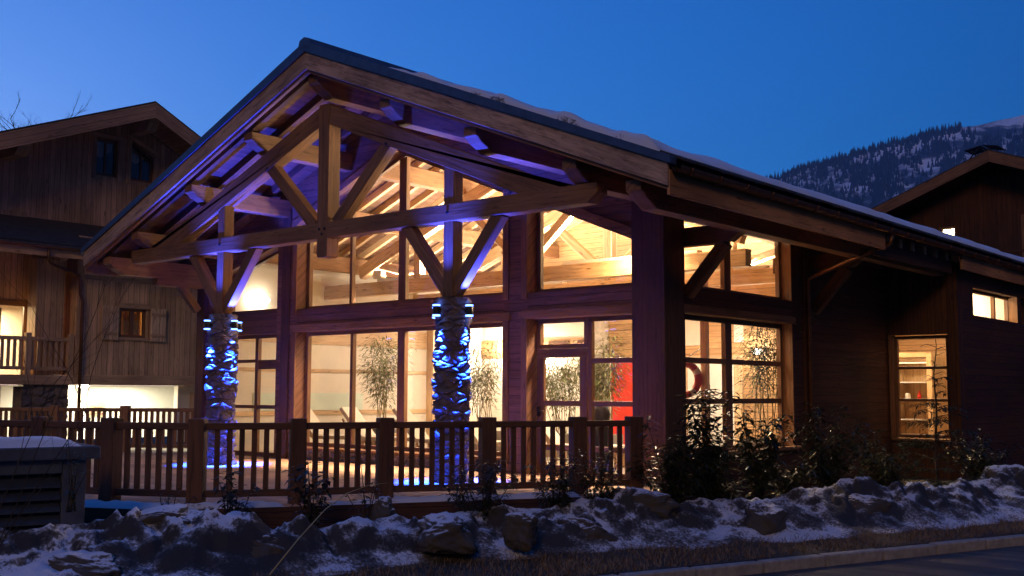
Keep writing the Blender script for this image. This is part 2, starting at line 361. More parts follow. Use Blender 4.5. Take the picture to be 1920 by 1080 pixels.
# terrace deck
deck_poly = [(1.30, -.62), (1.78, -1.75), (-1.42, -7.42), (-2.6, -7.95), (-4.0, -8.3), (-13.8, -9.6), (-13.8, -.32), (1.30, -.32)]
deck = MB().prism(deck_poly, 'Z', -.16, 0, g=(1, 0, 0)).build('terrace', M_DECK); deck['kind'] = 'structure'
fas = MB()
for i in range(5):
    p, q = deck_poly[i], deck_poly[i + 1]
    p = Vector((*p, 0)); q = Vector((*q, 0)); d = (q - p).normalized(); o = Vector((d.y, -d.x, 0)) * -.02
    fas.beam(p + o + Vector((0, 0, -.27)), q + o + Vector((0, 0, -.27)), .035, .50)
fo = fas.build('terrace_edge', M_DARKW); fo['kind'] = 'structure'

b = MB()
def fe(i):
    p, q = deck_poly[i], deck_poly[i + 1]; p = Vector((*p, 0)); q = Vector((*q, 0)); d = (q - p).normalized(); n = Vector((-d.y, d.x, 0)) * -1; L = (q - p).length
    def f(u, v):
        c = p + d * (L * u) + n * lerp(-.015, .34, v); k = mn.noise(Vector((c.x * 1.1, c.y * 1.1, 2))) + .18 + .3 * mn.noise(Vector((c.x * 4, c.y * 4, 7))); e = sst(0, .12, v) * sst(1, .6, v) * sst(-.05, .25, k) * sst(0, .04, u) * sst(1, .96, u)
        return Vector((c.x, c.y, .045 * e + .03 * e * mn.noise(Vector((c.x * 6, c.y * 6, 1))) - (.02 if e < .03 else 0)))
    b.grid(f, int(L * 22), 10)
for i in (1, 2, 3): fe(i)
tag(b.build('terrace_snow', M_SNOW), 'thin patchy strip of snow left along the terrace lip under the fence', 'snow', kind='stuff')
# ------------------------------------------------------------------ snow bank
def campt(u, v, depth):
    r = Vector((.7621, .6475, .0029)); up = Vector((.0587, -.0735, .9956)); f = Vector((-.6448, .7585, .0940))
    return CAMP + (f + r * ((u - 960) / 2065.93) - up * ((v - 540) / 2065.93)) * depth
CHUNKS = (
    (292, 972, 11.7, (.62, .30, .17), 3, .65, -.20, 'long dark slab of icy snow leaning beside the utility cabinet'),
    (722, 948, 13.0, (.14, .16, .16), 5, .4, .3, 'small upright lump of ice behind the snow crest below the fence'),
    (835, 992, 12.3, (.34, .28, .21), 8, 1.0, .1, 'big rounded gritty snow boulder in the middle of the bank'),
    (980, 985, 12.6, (.19, .17, .22), 11, .3, .1, 'pointed pyramid shaped lump of gritty ice'),
    (1200, 932, 14.4, (.50, .34, .21), 17, .5, .05, 'broad flat topped snow block lying above the crest by the dark shrubs'),
    (1105, 985, 13.4, (.36, .22, .17), 23, 1.2, .2, 'brown stained snow lump right of the pyramid shaped lump'),
    (1432, 965, 14.5, (.26, .24, .23), 29, .2, .3, 'grey snow lump with a bright face below the tall laurel'),
    (1610, 950, 15.8, (.42, .28, .25), 31, 1.1, .1, 'wide dark snow lump below the end window'),
    (1690, 968, 15.9, (.34, .2, .15), 37, .9, .2, 'low pale snow lump right of the wide dark lump'),
    (1762, 945, 16.8, (.40, .28, .24), 41, .4, .15, 'pale ridged snow lump near the kerb end'),
    (1885, 905, 18.6, (.46, .36, .36), 43, .7, .0, 'tall brown snow mound at the far end of the bank'),
    (480, 1012, 11.6, (.42, .26, .16), 47, .9, .2, 'low wide gritty lump on the near slope of the bank'),
    (170, 1050, 10.7, (.34, .24, .14), 53, .5, .1, 'brown gritty lump nearest the bottom corner by the cabinet'))
CHP = []
for c_ in CHUNKS:
    q_ = campt(c_[0], c_[1], c_[2]); CHP.append((*toST(q_.x, q_.y), max(c_[3][:2]), c_[3][2]))
def bank(s, t):
    w = sst(-5, -9, s)
    tr = 3.0 + w * 2.6
    tc = 2.05 + .35 * mn.noise(Vector((s * .55, 1.7, 0))) + w * .9
    H = .30 + .11 * mn.noise(Vector((s * .7, 8.3, 0))) + .05 * mn.noise(Vector((s * 2.1, 3.3, 0)))
    t0 = lerp(1.12, .62, sst(-3, 1.5, s)) + .22 * mn.noise(Vector((s * 1.3, 5, 0))) - w * .5
    up = sst(t0, tc, t); dn = 1 - .62 * sst(tc, tr, t)
    e = sst(tr + .35, tr - .15, t)
    q = Vector((s, t, 0))
    big = mn.fractal(q * 1.2 + Vector((0, 0, 4)), .9, 2.1, 3)
    rid = 1 - abs(mn.noise(q * 2.3 + Vector((9, 2, 0)))) * 2
    vd = mn.voronoi(q * 1.9 + Vector((mn.noise(q * 1.5) * .6, mn.noise(q * 1.5 + Vector((7, 7, 7))) * .6, 0)))[0]
    blk = min(.22, (vd[1] - vd[0]) * .6)
    fine = mn.fractal(q * 7, .8, 2.1, 4)
    face = 1 - sst(tc - .25, tc + .35, t)
    q2 = Vector((s * .55, t * 1.5, 0)) + Vector((.3 * mn.noise(q * .9), .3 * mn.noise(q * .9 + Vector((4, 4, 4))), 0))
    ledge = mn.ridged_multi_fractal(q2 * 1.5 + Vector((2, 5, 1)), .9, 2.2, 4, 1.0, 2.0) - 1.0
    h = up * dn * (H + .14 * big + .05 * rid * face + blk * .5 * face + .055 * ledge * (.35 + .65 * face)) + up * (.008 + .04 * face) * fine
    for (cs, ct_, cr, cz) in CHP:                                    # drifts packed round the broken lumps
        d2 = ((s - cs) ** 2 + (t - ct_) ** 2) / (cr * 1.25) ** 2
        if d2 < 6: h += up * cz * .55 * math.exp(-d2) * (1 + .5 * fine)
    return h * e, e
b = MB()
NS, NT = 620, 130
def fb(u, v):
    s = lerp(-13.5, 15, u); t = lerp(.35, 6.0, v)
    h, e = bank(s, t)
    z = gz(t) + h - .02 * (1 - e) - .012 + (0 if h > .015 else -.03)
    return ST(s, t, z)
b.grid(fb, NS, NT)
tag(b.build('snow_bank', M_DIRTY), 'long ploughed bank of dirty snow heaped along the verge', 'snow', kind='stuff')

def chunk(c, r, seed, label, rot=0, tilt=0):
    bm = bmesh.new(); bmesh.ops.create_icosphere(bm, subdivisions=5, radius=1)
    rg = random.Random(seed); pl = []
    for i in range(9):
        n = Vector((rg.uniform(-1, 1), rg.uniform(-1, 1), rg.uniform(-.7, 1))).normalized(); pl.append((n, rg.uniform(.55, .85)))
    S = Vector((seed * 1.7, seed * .9, 0))
    for v in bm.verts:
        p = v.co.normalized(); e = .62                               # rounded block
        p = Vector([math.copysign(abs(c) ** e, c) for c in p]); p *= .86
        for n, d in pl[:5]:
            k = p.dot(n)
            if k > d: p -= n * (k - d) * .85
        p += p.normalized() * (.26 * mn.fractal(p * .9 + S, .9, 2, 3) + .10 * (mn.ridged_multi_fractal(p * 1.6 + S, .9, 2.1, 4, 1.0, 2.0) - 1) + .05 * mn.fractal(p * 6 + S, .75, 2, 4))
        v.co = Vector((p.x * r[0], p.y * r[1], p.z * r[2]))
    me = bpy.data.meshes.new('snow_chunk'); bm.to_mesh(me); bm.free()
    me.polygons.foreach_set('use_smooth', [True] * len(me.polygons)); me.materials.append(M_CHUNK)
    o = bpy.data.objects.new('snow_chunk', me); COL.objects.link(o); o.location = c; o.rotation_euler = (0, tilt, rot)
    return tag(o, label, 'snow chunk', 'frozen chunks on the snow bank')

# ================================================================== HALL
HX = -4.655
def r0(x, z=6.97): return z - .4 * abs(x - HX)          # underside of rafters
hall = empty('alpine_hall', (HX, 0, 0), 'large timber hall with glazed gable glowing warm between two stone columns', 'building')
def part(b, name, mat, bevel=0, parent=None): return b.build(name, mat, parent or hall, bevel)
YG = -2.878; YE = 15.0; XE0, XE1 = -12.0, 2.70
# --- front wall pieces (outer y -.3 .. inner .02)
OA = (-10.75, -8.71); OB = (-8.04, -2.34); OC = (-1.79, .38)
zt = lambda x: 7.145 - .4 * abs(x - HX)
fw = MB()
def fp(poly): fw.prism(poly, 'Y', -.30, .10, g=(1, 0, 0))
fp([(-11.4, -.1), (OA[0], -.1), (OA[0], zt(OA[0])), (-11.4, zt(-11.4))])
fp([(OA[0], 2.62), (OA[1], 2.62), (OA[1], 3.10), (OA[0], 3.10)])
fp([(OA[0], 3.96), (OA[1], 4.52), (OA[1], zt(OA[1])), (OA[0], zt(OA[0]))])
fp([(OA[1], -.1), (OB[0], -.1), (OB[0], zt(OB[0])), (OA[1], zt(OA[1]))])
fp([(OB[0], 2.62), (OB[1], 2.62), (OB[1], 3.09), (OB[0], 3.09)])
BA = -5.12
bt = lambda x: 6.07 - .41 * abs(x - BA)
fp([(OB[0], bt(OB[0])), (BA, bt(BA)), (BA, zt(BA)), (OB[0], zt(OB[0]))])
fp([(BA, bt(BA)), (OB[1], bt(OB[1])), (OB[1], zt(OB[1])), (HX, zt(HX)), (BA, zt(BA))])
fp([(OB[1], -.1), (OC[0], -.1), (OC[0], zt(OC[0])), (OB[1], zt(OB[1]))])
fp([(OC[0], 2.64), (OC[1], 2.64), (OC[1], 3.09), (OC[0], 3.09)])
ct = lambda x: 4.72 - .405 * (x + 1.7)
fp([(OC[0], ct(OC[0])), (OC[1], ct(OC[1])), (OC[1], zt(OC[1])), (OC[0], zt(OC[0]))])
fp([(OC[1], -.1), (.95, -.1), (.95, zt(.95)), (OC[1], zt(OC[1]))])
part(fw, 'wall', M_WALLH)
# --- side wall x .62...95 (window Y .18..4.14) then on to Y 9, jog, clerestory wall x 2.45
sw = MB()
def sp_(y0, y1, z0, z1, x0=.62, x1=.95): sw.box(x0, x1, y0, y1, z0, z1, g=(0, 1, 0))
sp_(.104, .34, -.4, zt(.62)); sp_(.34, 4.12, -.4, .40); sp_(.34, 4.12, 2.66, 3.09); sp_(.34, 4.12, 4.30, zt(.62)); sp_(4.12, 8.70, -.4, zt(.62))
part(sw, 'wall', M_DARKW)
jw = MB()
def jp(x0, x1, z0, z1): jw.box(x0, x1, 8.704, 9.0, z0, z1, g=(0, 0, 1))
ZJ = 4.14
jp(.62, 1.0, -.4, ZJ); jp(1.0, 2.22, -.4, .42); jp(1.0, 2.22, 2.64, ZJ); jp(2.22, 2.45, -.4, ZJ)
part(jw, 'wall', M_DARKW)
cw = MB()
def cp(y0, y1, z0, z1): cw.box(2.15, 2.446, y0, y1, z0, z1, g=(0, 1, 0))
cp(9.004, YE, -.4, 3.06); cp(9.004, YE, 3.68, ZJ)
ys = [9.004, 9.72, 12.95, 13.25, YE]
cp(9.004, 9.72, 3.06, 3.68); cp(12.95, 13.2, 3.06, 3.68); cp(14.8, YE, 3.06, 3.68)
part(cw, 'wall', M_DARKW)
iw = MB()
iw.box(-11.4, -11.1, .104, YE, -.1, 4.4)
part(iw, 'wall', M_CREAM)
for z0, z1 in ((.82, .92), (1.86, 1.94), (2.55, 3.0)): part(MB().box(-11.098, -11.06, .3, 6.6, z0, z1, g=(0, 1, 0)), 'wall_rail', M_INT)
part(MB().box(-11.098, -11.07, .9, 4.3, .93, 1.35), 'wall_mirror', plain('pale_green_panel', (.62, .74, .66), .4, 0, .05, 3, 0))
# back wall of the hall: cream below on the pool side, spruce elsewhere
bw = MB()
bw.box(-11.1, -6.4, 8.9, 9.0, -.1, 2.35); bw.box(-11.1, -6.4, 8.9, 9.0, 2.85, 3.9)
part(bw, 'back_wall', M_CREAM)
bw = MB()
bw.prism([(-11.1, 3.9), (.62, 3.9), (.62, zt(.62)), (HX, zt(HX)), (-11.1, zt(-11.1))], 'Y', 8.9, 9.0, g=(1, 0, 0))
bw.box(-11.1, -6.4, 8.86, 9.0, 2.35, 2.85); bw.box(-6.4, .62, 8.9, 9.0, -.1, 3.9)
part(bw, 'back_wall', M_INTP)
part(MB().box(-11.1, .62, .1, 8.9, -.08, .0, g=(1, 0, 0)).box(.62, 2.15, 9, YE, -.08, .01).box(-6, .62, 9, YE, -.08, .01), 'floor', M_FLOOR)
# --- stone plinth under the wide window
def rubble(w, h, fn, nu, nv, k=5.5, amp=.035, seed=0):
    b = MB()
    def f(u, v):
        q = Vector((u * w * k * .75, v * h * k * 1.2, seed)); d = mn.voronoi(q)[0]
        return fn(u * w, v * h, amp * (sst(.0, .25, d[1] - d[0]) + .5 * mn.noise(q * .9 + Vector((0, 0, 5))) + .3 * mn.noise(q * 5)))
    b.grid(f, nu, nv, smooth=True); return b
pb = rubble(5.7, .30, lambda x, z, d: Vector((OB[0] + x, -.29 - d, -.1 + z)), 260, 20)
pb.box(OB[0], OB[1], -.26, .1, -.1, .2)
part(pb, 'stone_plinth', M_STONE)
part(MB().box(OB[0] + .004, OB[1] - .004, -.36, .1, .205, .255), 'window_sill', M_TIMBER, .008)

# --- windows: frames, panes, casings
def frame_y(x0, x1, z0, z1, mull, bars, w=.075, y0=-.045, y1=.045, ztop=None):
    """timber frame in the plane y=0; ztop(x) gives a sloping head"""
    b = MB(); zt_ = ztop or (lambda x: z1)
    xs = [x0] + ([BA] if ztop is bt and x0 < BA < x1 else []) + [x1]
    b.box(x0, x1, y0, y1, z0, z0 + w)
    for a, c in zip(xs[:-1], xs[1:]):
        b.prism([(a, zt_(a) - w), (c, zt_(c) - w), (c, zt_(c)), (a, zt_(a))], 'Y', y0, y1, g=(1, 0, 0))
    for x, ww in [(x0 + w / 2, w), (x1 - w / 2, w)] + mull:
        l, r = x - ww / 2, x + ww / 2
        b.prism([(l, z0 + w), (r, z0 + w), (r, zt_(r) - w), (l, zt_(l) - w)], 'Y', y0 - .004, y1 + .004)
    for z, a, c, ww in bars: b.box(a, c, y0 + .003, y1 - .003, z - ww / 2, z + ww / 2)
    return b
def pane_y(x0, x1, z0, z1, ztop=None):
    b = MB(); zt_ = ztop or (lambda x: z1)
    if ztop is bt: b.add([(x0, 0, z0), (x1, 0, z0), (x1, 0, zt_(x1)), (BA, 0, zt_(BA)), (x0, 0, zt_(x0))], [(0, 1, 2, 3, 4)])
    else: b.add([(x0, 0, z0), (x1, 0, z0), (x1, 0, zt_(x1)), (x0, 0, zt_(x0))], [(0, 1, 2, 3)])
    return b
def casing(x0, x1, z0, z1, ztop=None, sill=True):
    b = MB(); zt_ = ztop or (lambda x: z1); y0, y1 = -.335, -.303
    b.box(x0 - .13, x0, y0, y1, z0 - (.1 if sill else 0), zt_(x0)); b.box(x1, x1 + .13, y0, y1, z0 - (.1 if sill else 0), zt_(x1))
    xs = [x0 - .17] + ([BA] if ztop is bt else []) + [x1 + .17]
    for a, c in zip(xs[:-1], xs[1:]):
        b.prism([(a, zt_(a)), (c, zt_(c)), (c, zt_(c) + .15), (a, zt_(a) + .15)], 'Y', y0 - .015, y1, g=(1, 0, 0))
    return b
def window(name, fr, pn, cs=None):
    w = part(fr, name, M_FRAME, .006); pn.build('pane', M_GLASS, w)
    if cs: cs.build('casing', M_TIMBER, w, .006)
    return w
at_ = lambda x: 4.50 + (x + 8.9) * .29
window('window', frame_y(*OA, 3.10, 0, [], [], ztop=at_), pane_y(OA[0] + .05, OA[1] - .05, 3.12, 0, at_))
window('window', frame_y(*OB, 3.09, 0, [(-6.66, .07), (-5.17, .2), (-3.87, .12)], [], ztop=bt), pane_y(OB[0] + .05, OB[1] - .05, 3.11, 0, bt), casing(*OB, 3.09, 0, bt))
window('window', frame_y(*OC, 3.09, 0, [], [], ztop=ct), pane_y(OC[0] + .05, OC[1] - .05, 3.11, 0, ct), casing(*OC, 3.09, 0, ct))
window('window', frame_y(*OB, .262, 2.62, [(-6.60, .08), (-5.17, .2), (-3.87, .12)], []), pane_y(OB[0] + .05, OB[1] - .05, .28, 2.6), casing(*OB, .26, 2.62))
window('window', frame_y(*OA, 0, 2.62, [(-9.72, .1)], [(2.05, OA[0] + .05, -9.77, .07), (1.05, OA[0] + .05, -9.77, .07), (1.97, -9.67, OA[1] - .05, .2), (1.05, -9.67, OA[1] - .05, .08)]), pane_y(OA[0] + .05, OA[1] - .05, .06, 2.6))
window('window', frame_y(-.70, OC[1], 0, 2.64, [], [(1.91, -.65, OC[1] - .05, .085), (1.20, -.65, OC[1] - .05, .085), (.45, -.65, OC[1] - .05, .09)]), pane_y(-.65, OC[1] - .05, .06, 2.6))
window('window', frame_y(OC[0], -.706, 2.13, 2.64, [], []), pane_y(OC[0] + .05, -.75, 2.15, 2.6), casing(*OC, 0, 2.64, sill=False))
# door leaf with glazing
dl = part(frame_y(OC[0] + .01, -.712, .01, 2.124, [], [(1.20, OC[0] + .1, -.8, .09), (.45, OC[0] + .1, -.8, .1)], w=.15, y0=-.06, y1=.0), 'glass_door', M_FRAME, .006)
pane_y(OC[0] + .12, -.82, .1, 2.0).build('pane', M_GLASS, dl)
MB().box(OC[0] + .05, OC[0] + .09, -.12, -.064, .98, 1.14).tube([(OC[0] + .07, -.115, 1.06), (OC[0] + .19, -.115, 1.06)], .011).build('handle', M_DKMETAL, dl)
# side window frames (plane x = .66)
def frame_x(X, y0, y1, z0, z1, mull, bars, w=.08, ztop=None):
    b = MB(); z_ = ztop or (lambda y: z1)
    x0, x1 = X - .04, X + .04
    b.box(x0, x1, y0, y1, z0, z0 + w); b.box(x0, x1, y0, y1, z1 - w, z1)
    for y, ww in [(y0 + w / 2, w), (y1 - w / 2, w)] + mull: b.box(x0 - .004, x1 + .004, y - ww / 2, y + ww / 2, z0 + w, z1 - w)
    for z, ww in bars: b.box(x0 + .003, x1 - .003, y0 + w, y1 - w, z - ww / 2, z + ww / 2)
    return b
def pane_x(X, y0, y1, z0, z1): return MB().add([(X, y0, z0), (X, y1, z0), (X, y1, z1), (X, y0, z1)], [(0, 1, 2, 3)])
window('window', frame_x(.70, .34, 4.12, 3.09, 4.30, [(2.1, .22)], []), pane_x(.70, .38, 4.08, 3.1, 4.28))
window('window', frame_x(.70, .34, 4.12, .40, 2.66, [(2.1, .22)], [(1.92, .09), (1.24, .09)]), pane_x(.70, .38, 4.08, .42, 2.64))
part(MB().box(.953, 1.08, .25, 4.25, .36, .42), 'window_sill', M_TIMBER, .006); part(MB().box(.953, .985, .2, 4.2, 2.665, 2.80), 'window_head', M_TIMBER, .006)
# reveal lining of the side window (shows warm on its far jamb)
part(MB().box(.745, .956, 4.09, 4.124, .42, 2.66).box(.745, .956, 4.09, 4.124, 3.09, 4.30), 'window_lining', M_TIMBER)
# small window in the return wall
f2 = frame_y(1.02, 2.20, .44, 2.62, [], [(1.93, 1.08, 2.14, .06), (1.24, 1.08, 2.14, .06)], w=.07); f2.v = [v + Vector((0, 8.90, 0)) for v in f2.v]
p2 = pane_y(1.07, 2.16, .48, 2.58); p2.v = [v + Vector((0, 8.90, 0)) for v in p2.v]
window('window', f2, p2)
part(MB().box(.97, 1.016, 8.66, 8.84, .42, 2.64).box(1.0, 2.22, 8.62, 8.84, .38, .425), 'window_lining', M_TIMBER)
# clerestory windows
window('window', frame_x(2.20, 9.72, 12.95, 3.06, 3.68, [(11.9, .09)], [], w=.06), pane_x(2.20, 9.76, 12.9, 3.08, 3.66))
window('window', frame_x(2.20, 13.2, 14.8, 3.06, 3.68, [], [], w=.06), pane_x(2.20, 13.24, 14.76, 3.08, 3.66))
part(MB().box(2.15, 2.45, 12.905, 12.953, 3.06, 3.68), 'window_lining', M_TIMBER)
# --- posts of the wall
part(MB().box(.40, .957, -.36, -.306, -.02, 4.85), 'corner_post', M_POST, .01)
part(MB().box(.953, 1.01, -.36, .22, -.3, 4.85), 'corner_post', M_POST, .01)
part(MB().box(-8.50, -8.25, -.36, -.306, -.02, 5.2), 'wall_post', M_POST, .01)
part(MB().box(-11.5, -11.2, -.42, -.12, -.02, 4.1), 'corner_post', M_POST, .012)
part(MB().beam((-11.35, -.5, 3.2), (-11.35, -1.15, 3.95), .16, .16).beam((-11.35, -1.6, 3.80), (-11.35, -.31, 3.80), .19, .2), 'brace', M_TIMBER, .01)
part(MB().box(.953, .99, 4.2, 8.69, -.3, -.02).box(.953, .99, 4.55, 4.75, -.02, 4.4), 'wall_post', M_DARKW)
# --- outer truss
YT = -2.356
def tb(p0, p1, w, h, name, dy=0, mat=M_TIMBER): return part(MB().beam((p0[0], YT + dy, p0[1]), (p1[0], YT + dy, p1[1]), w, h), name, mat, .012)
b = MB()  # tie beam with chamfered ends
b.prism([(-10.83, 4.335), (-10.86, 4.12), (-10.78, 4.055), (1.1, 4.055), (1.27, 4.19), (1.27, 4.335)], 'Y', YT - .13, YT + .13, g=(1, 0, 0))
part(b, 'tie_beam', M_TIMBER, .014)
b = MB(); b.prism([(HX - .14, 6.45), (HX - .14, 3.76), (HX - .11, 3.72), (HX + .11, 3.72), (HX + .14, 3.76), (HX + .14, 6.45)], 'Y', YT - .135, YT + .135)
part(b, 'king_post', M_TIMBER, .012)
for sx in (-1, 1):
    d = sx
    b = MB(); x1 = 5.42
    b.prism([(HX + d * .145, 6.41), (HX + d * .145, 6.06), (HX + d * (x1 - .4), 6.06 - .4 * (x1 - .545)), (HX + d * x1, 4.338), (HX + d * x1, 6.41 - .4 * (x1 - .145))], 'Y', YT - .125, YT + .125, g=(1, 0, -.4 * d))
    part(b, 'principal_rafter', M_TIMBER, .012)
    tb((HX + d * .28, 4.30), (HX + d * 1.68, 5.62), .19, .22, 'brace', .0)
    px = HX + d * 3.03
    part(MB().box(px - .105, px + .105, YT - .112, YT + .112, 2.84, 5.1), 'post', M_TIMBER, .012)
    for e in (-1, 1): tb((px + e * .06, 2.93), (px + e * 1.02, 4.10), .17, .2, 'brace', .0)
for (bx, bz) in ((HX - .07, 4.22), (HX + .07, 4.22), (HX, 4.13), (HX - 3.03, 4.2), (HX + 3.03, 4.2), (HX - 1.6, 5.5), (HX + 1.6, 5.5)):
    b = MB(); dy = .136 if abs(bx - HX) < .1 and bz > 4.5 else .131; b.tube([(bx, YT - dy - .0, bz), (bx, YT - dy - .016, bz)], .026, 8, smooth=False); part(b, 'bolt', M_DKMETAL)
# --- stone columns
def column(px):
    b = MB()
    def f(u, v):
        a = 2 * math.pi * u; z = v * 2.858
        rr = .245
        q = Vector((math.cos(a) * rr * 4.6, math.sin(a) * rr * 4.6, z * 8.4 + px)); q += Vector((.3 * mn.noise(q * .8), .3 * mn.noise(q * .8 + Vector((5, 5, 5))), .55 * mn.noise(q * .6)))
        d = mn.voronoi(q)[0]; c = mn.voronoi(q)[1][0]
        r = rr - .01 + .05 * sst(.0, .2, d[1] - d[0]) + .06 * mn.noise(c * 3.1) + .018 * mn.fractal(q * 1.6, .8, 2, 3)
        if v > .995: r *= .9
        return Vector((px + r * math.cos(a), YT + r * math.sin(a), z))
    b.grid(f, 120, 300); b.lathe([(.2, 2.80), (.2, 2.856)], (px, YT, 0), 16)
    part(b, 'stone_column', M_STONE)
CX = (HX - 3.03, HX + 3.03)
for c in CX: column(c)
side = {(0, -1): 'towards the terrace fence', (1, 0): 'on the road side', (-1, 0): 'on the chalet side', (0, 1): 'towards the glazed wall'}
for ci, c in enumerate(CX):
    for (dx, dy), wh in side.items():
        e = empty('column_light', (c + dx * .36, YT + dy * .36, 2.64), 'blue up and down lamp %s of the %s stone column' % (wh, ('far', 'near')[ci]), 'wall lamp', 'blue lamps on the stone columns')
        C0 = e.location.copy()
        MB().lathe([(.055, -.065), (.058, -.06), (.058, .06), (.055, .065)], C0, 14).beam(C0 - Vector((dx, dy, 0)) * .03, C0 - Vector((dx, dy, 0)) * .16, .06, .06).build('housing', M_DKMETAL, e)
        for s_ in (-1, 1): MB().lathe([(.048, -.012), (.06, -.010), (.06, .010), (.048, .012)], C0 + Vector((0, 0, s_ * .079)), 14).build('lens', M_BLUE, e)
        P = C0
        spot('column_spot', (P.x, P.y, P.z + .13), (dx * .12, dy * .2, 1), 1700 if dy else 620, BLUE, 74, .7)
        spot('column_spot', (P.x, P.y, P.z - .13), (-dx * .045, -dy * .045, -1), 17000, (.008, .045, 1.0), 38, 1.0)
# --- purlins with shaped ends
for dx in (0, 1.85, -1.85, 3.74, -3.74, 5.64, -5.64, 6.72, -6.72):
    x = HX + dx; ztop = r0(x) - .06; h = .36; y0 = -2.76
    b = MB(); b.prism([(y0, ztop), (y0, ztop - .15), (y0 + .06, ztop - .17), (y0 + .14, ztop - .24), (y0 + .30, ztop - .31), (y0 + .38, ztop - h), (YE, ztop - h), (YE, ztop)], 'X', x - .125, x + .125, g=(0, 1, 0))
    part(b, 'purlin', M_TIMBER, .012)
# --- rafters
y = -2.62
while y < 8.8:
    for d in (-1, 1):
        x1 = 7.2
        part(MB().prism([(HX, 6.97), (HX + d * x1, 6.97 - .4 * x1), (HX + d * x1, 7.13 - .4 * x1), (HX, 7.13)], 'Y', y - .05, y + .05, g=(1, 0, -.4 * d)), 'rafter', M_INT if y > .1 else M_POST)
    y += .62
# --- roof deck (soffit boards, slates)
for d in (-1, 1):
    x1 = 7.33
    b = MB(); b.prism([(HX, 7.135), (HX + d * x1, 7.135 - .4 * x1), (HX + d * x1, 7.20 - .4 * x1), (HX, 7.20)], 'Y', YG + .07, YE, g=(0, 1, 0))
    part(b, 'soffit', M_SOFFIT)
    b = MB(); b.prism([(HX, 7.203), (HX + d * x1, 7.203 - .4 * x1), (HX + d * x1, 7.36 - .4 * x1), (HX, 7.36)], 'Y', YG + .07, YE, g=(0, 1, 0))
    part(b, 'roof', M_TILE)
    # barge boards: outer board and a lower inner board
    x2 = 7.36
    b = MB(); b.prism([(HX, 7.29), (HX, 6.985), (HX + d * x2, 6.985 - .4 * x2), (HX + d * x2, 7.29 - .4 * x2)], 'Y', YG - .045, YG, g=(1, 0, -.4 * d)); part(b, 'barge_board', M_BARGE, .006)
    b = MB(); b.prism([(HX, 6.99), (HX, 6.93), (HX + d * x2, 6.93 - .4 * x2), (HX + d * x2, 6.99 - .4 * x2)], 'Y', YG + .002, YG + .065, g=(1, 0, -.4 * d)); part(b, 'barge_board', M_TIMBER)
    # metal verge flashing
    b = MB(); b.prism([(HX, 7.47), (HX, 7.292), (HX + d * (x2 + .06), 7.292 - .4 * (x2 + .06)), (HX + d * (x2 + .06), 7.40 - .4 * (x2 + .06))], 'Y', YG - .085, YG + .075, g=(1, 0, -.4 * d)); part(b, 'verge_flashing', M_METAL)
b = MB(); b.prism([(HX - .17, 7.36), (HX - .13, 7.50), (HX, 7.545), (HX + .13, 7.50), (HX + .17, 7.36)], 'Y', YG - .09, YE, g=(0, 1, 0)); part(b, 'ridge_cap', M_METAL)
# eaves on the road side: fascia boards, tile ends, gutter
XF = 2.665
part(MB().box(XF, XF + .045, YG + .001, 4.25, 3.93, 4.265, g=(0, 1, 0)), 'fascia', M_FASCIA, .006)
part(MB().box(XF - .22, XF - .17, 4.25, 8.30, 3.86, 4.30, g=(0, 1, 0)), 'fascia', M_DARKW)
part(MB().box(XF, XF + .045, 8.30, YE, 3.93, 4.265, g=(0, 1, 0)), 'fascia', M_FASCIA, .006)
part(MB().box(XE0 - .03, XE0 + .02, YG, YE, 3.9, 4.2, g=(0, 1, 0)), 'fascia', M_TIMBER)
b = MB(); y = YG + .1; k = 0
while y < YE:
    for row in range(3):
        xe = 2.86 - row * .30; zz = 7.36 - .4 * (xe - HX) + .02
        yy = y + (row % 2) * .16 + random.uniform(-.01, .01); o = random.uniform(-.025, .025)
        b.add([(xe + o, yy, zz - .005), (xe + o, yy + .30, zz - .005), (xe - .36, yy + .30, zz + .16), (xe - .36, yy, zz + .16), (xe + o, yy, zz + .03), (xe + o, yy + .30, zz + .03), (xe - .36, yy + .30, zz + .19), (xe - .36, yy, zz + .19)],
              [(3, 2, 1, 0), (4, 5, 6, 7), (0, 1, 5, 4), (1, 2, 6, 5), (2, 3, 7, 6), (3, 0, 4, 7)], (0, 1, 0))
    y += .32
part(b, 'roof_tile', M_TILE)
b = MB()
def fg(u, v):
    a = math.pi * (1 + v); return Vector((XF + .135 + .075 * math.cos(a), lerp(YG + .02, YE, u), 4.30 + .085 * math.sin(a)))
b.grid(fg, 1, 10, g=(0, 1, 0))
def fg2(u, v):
    a = math.pi * (1 + v); return Vector((XF + .135 + .07 * math.cos(a), lerp(YG + .02, YE, u), 4.302 + .08 * math.sin(a)))
b.grid(fg2, 1, 10, g=(0, 1, 0))
y = YG + .3
while y < YE:
    b.tube([Vector((XF + .135 + .083 * math.cos(math.pi * (1 + i / 8)), y, 4.305 + .093 * math.sin(math.pi * (1 + i / 8)))) for i in range(9)], .012, 5); y += .75
part(b, 'gutter', M_COPPER)
part(MB().tube([(XF + .135, 4.35, 4.2), (XF + .1, 4.35, 4.05), (1.06, 4.62, 3.55), (1.03, 4.66, 3.3), (1.03, 4.66, -.3)], .045, 10), 'downpipe', M_COPPER)
# eave brackets of the road side
for yb in (.36, 4.95):
    b = MB(); b.prism([(.2, 4.02), (.2, 3.72), (1.62, 3.72), (1.72, 3.755), (1.80, 3.74), (1.95, 3.84), (2.12, 3.90), (2.12, 4.02)], 'Y', yb - .1, yb + .1, g=(1, 0, 0)); part(b, 'eave_bracket', M_TIMBER if yb < 1 else M_DARKW, .01)
    part(MB().beam((.99, yb, 2.95), (1.70, yb, 3.74), .16, .2), 'brace', M_TIMBER if yb < 1 else M_DARKW, .01)

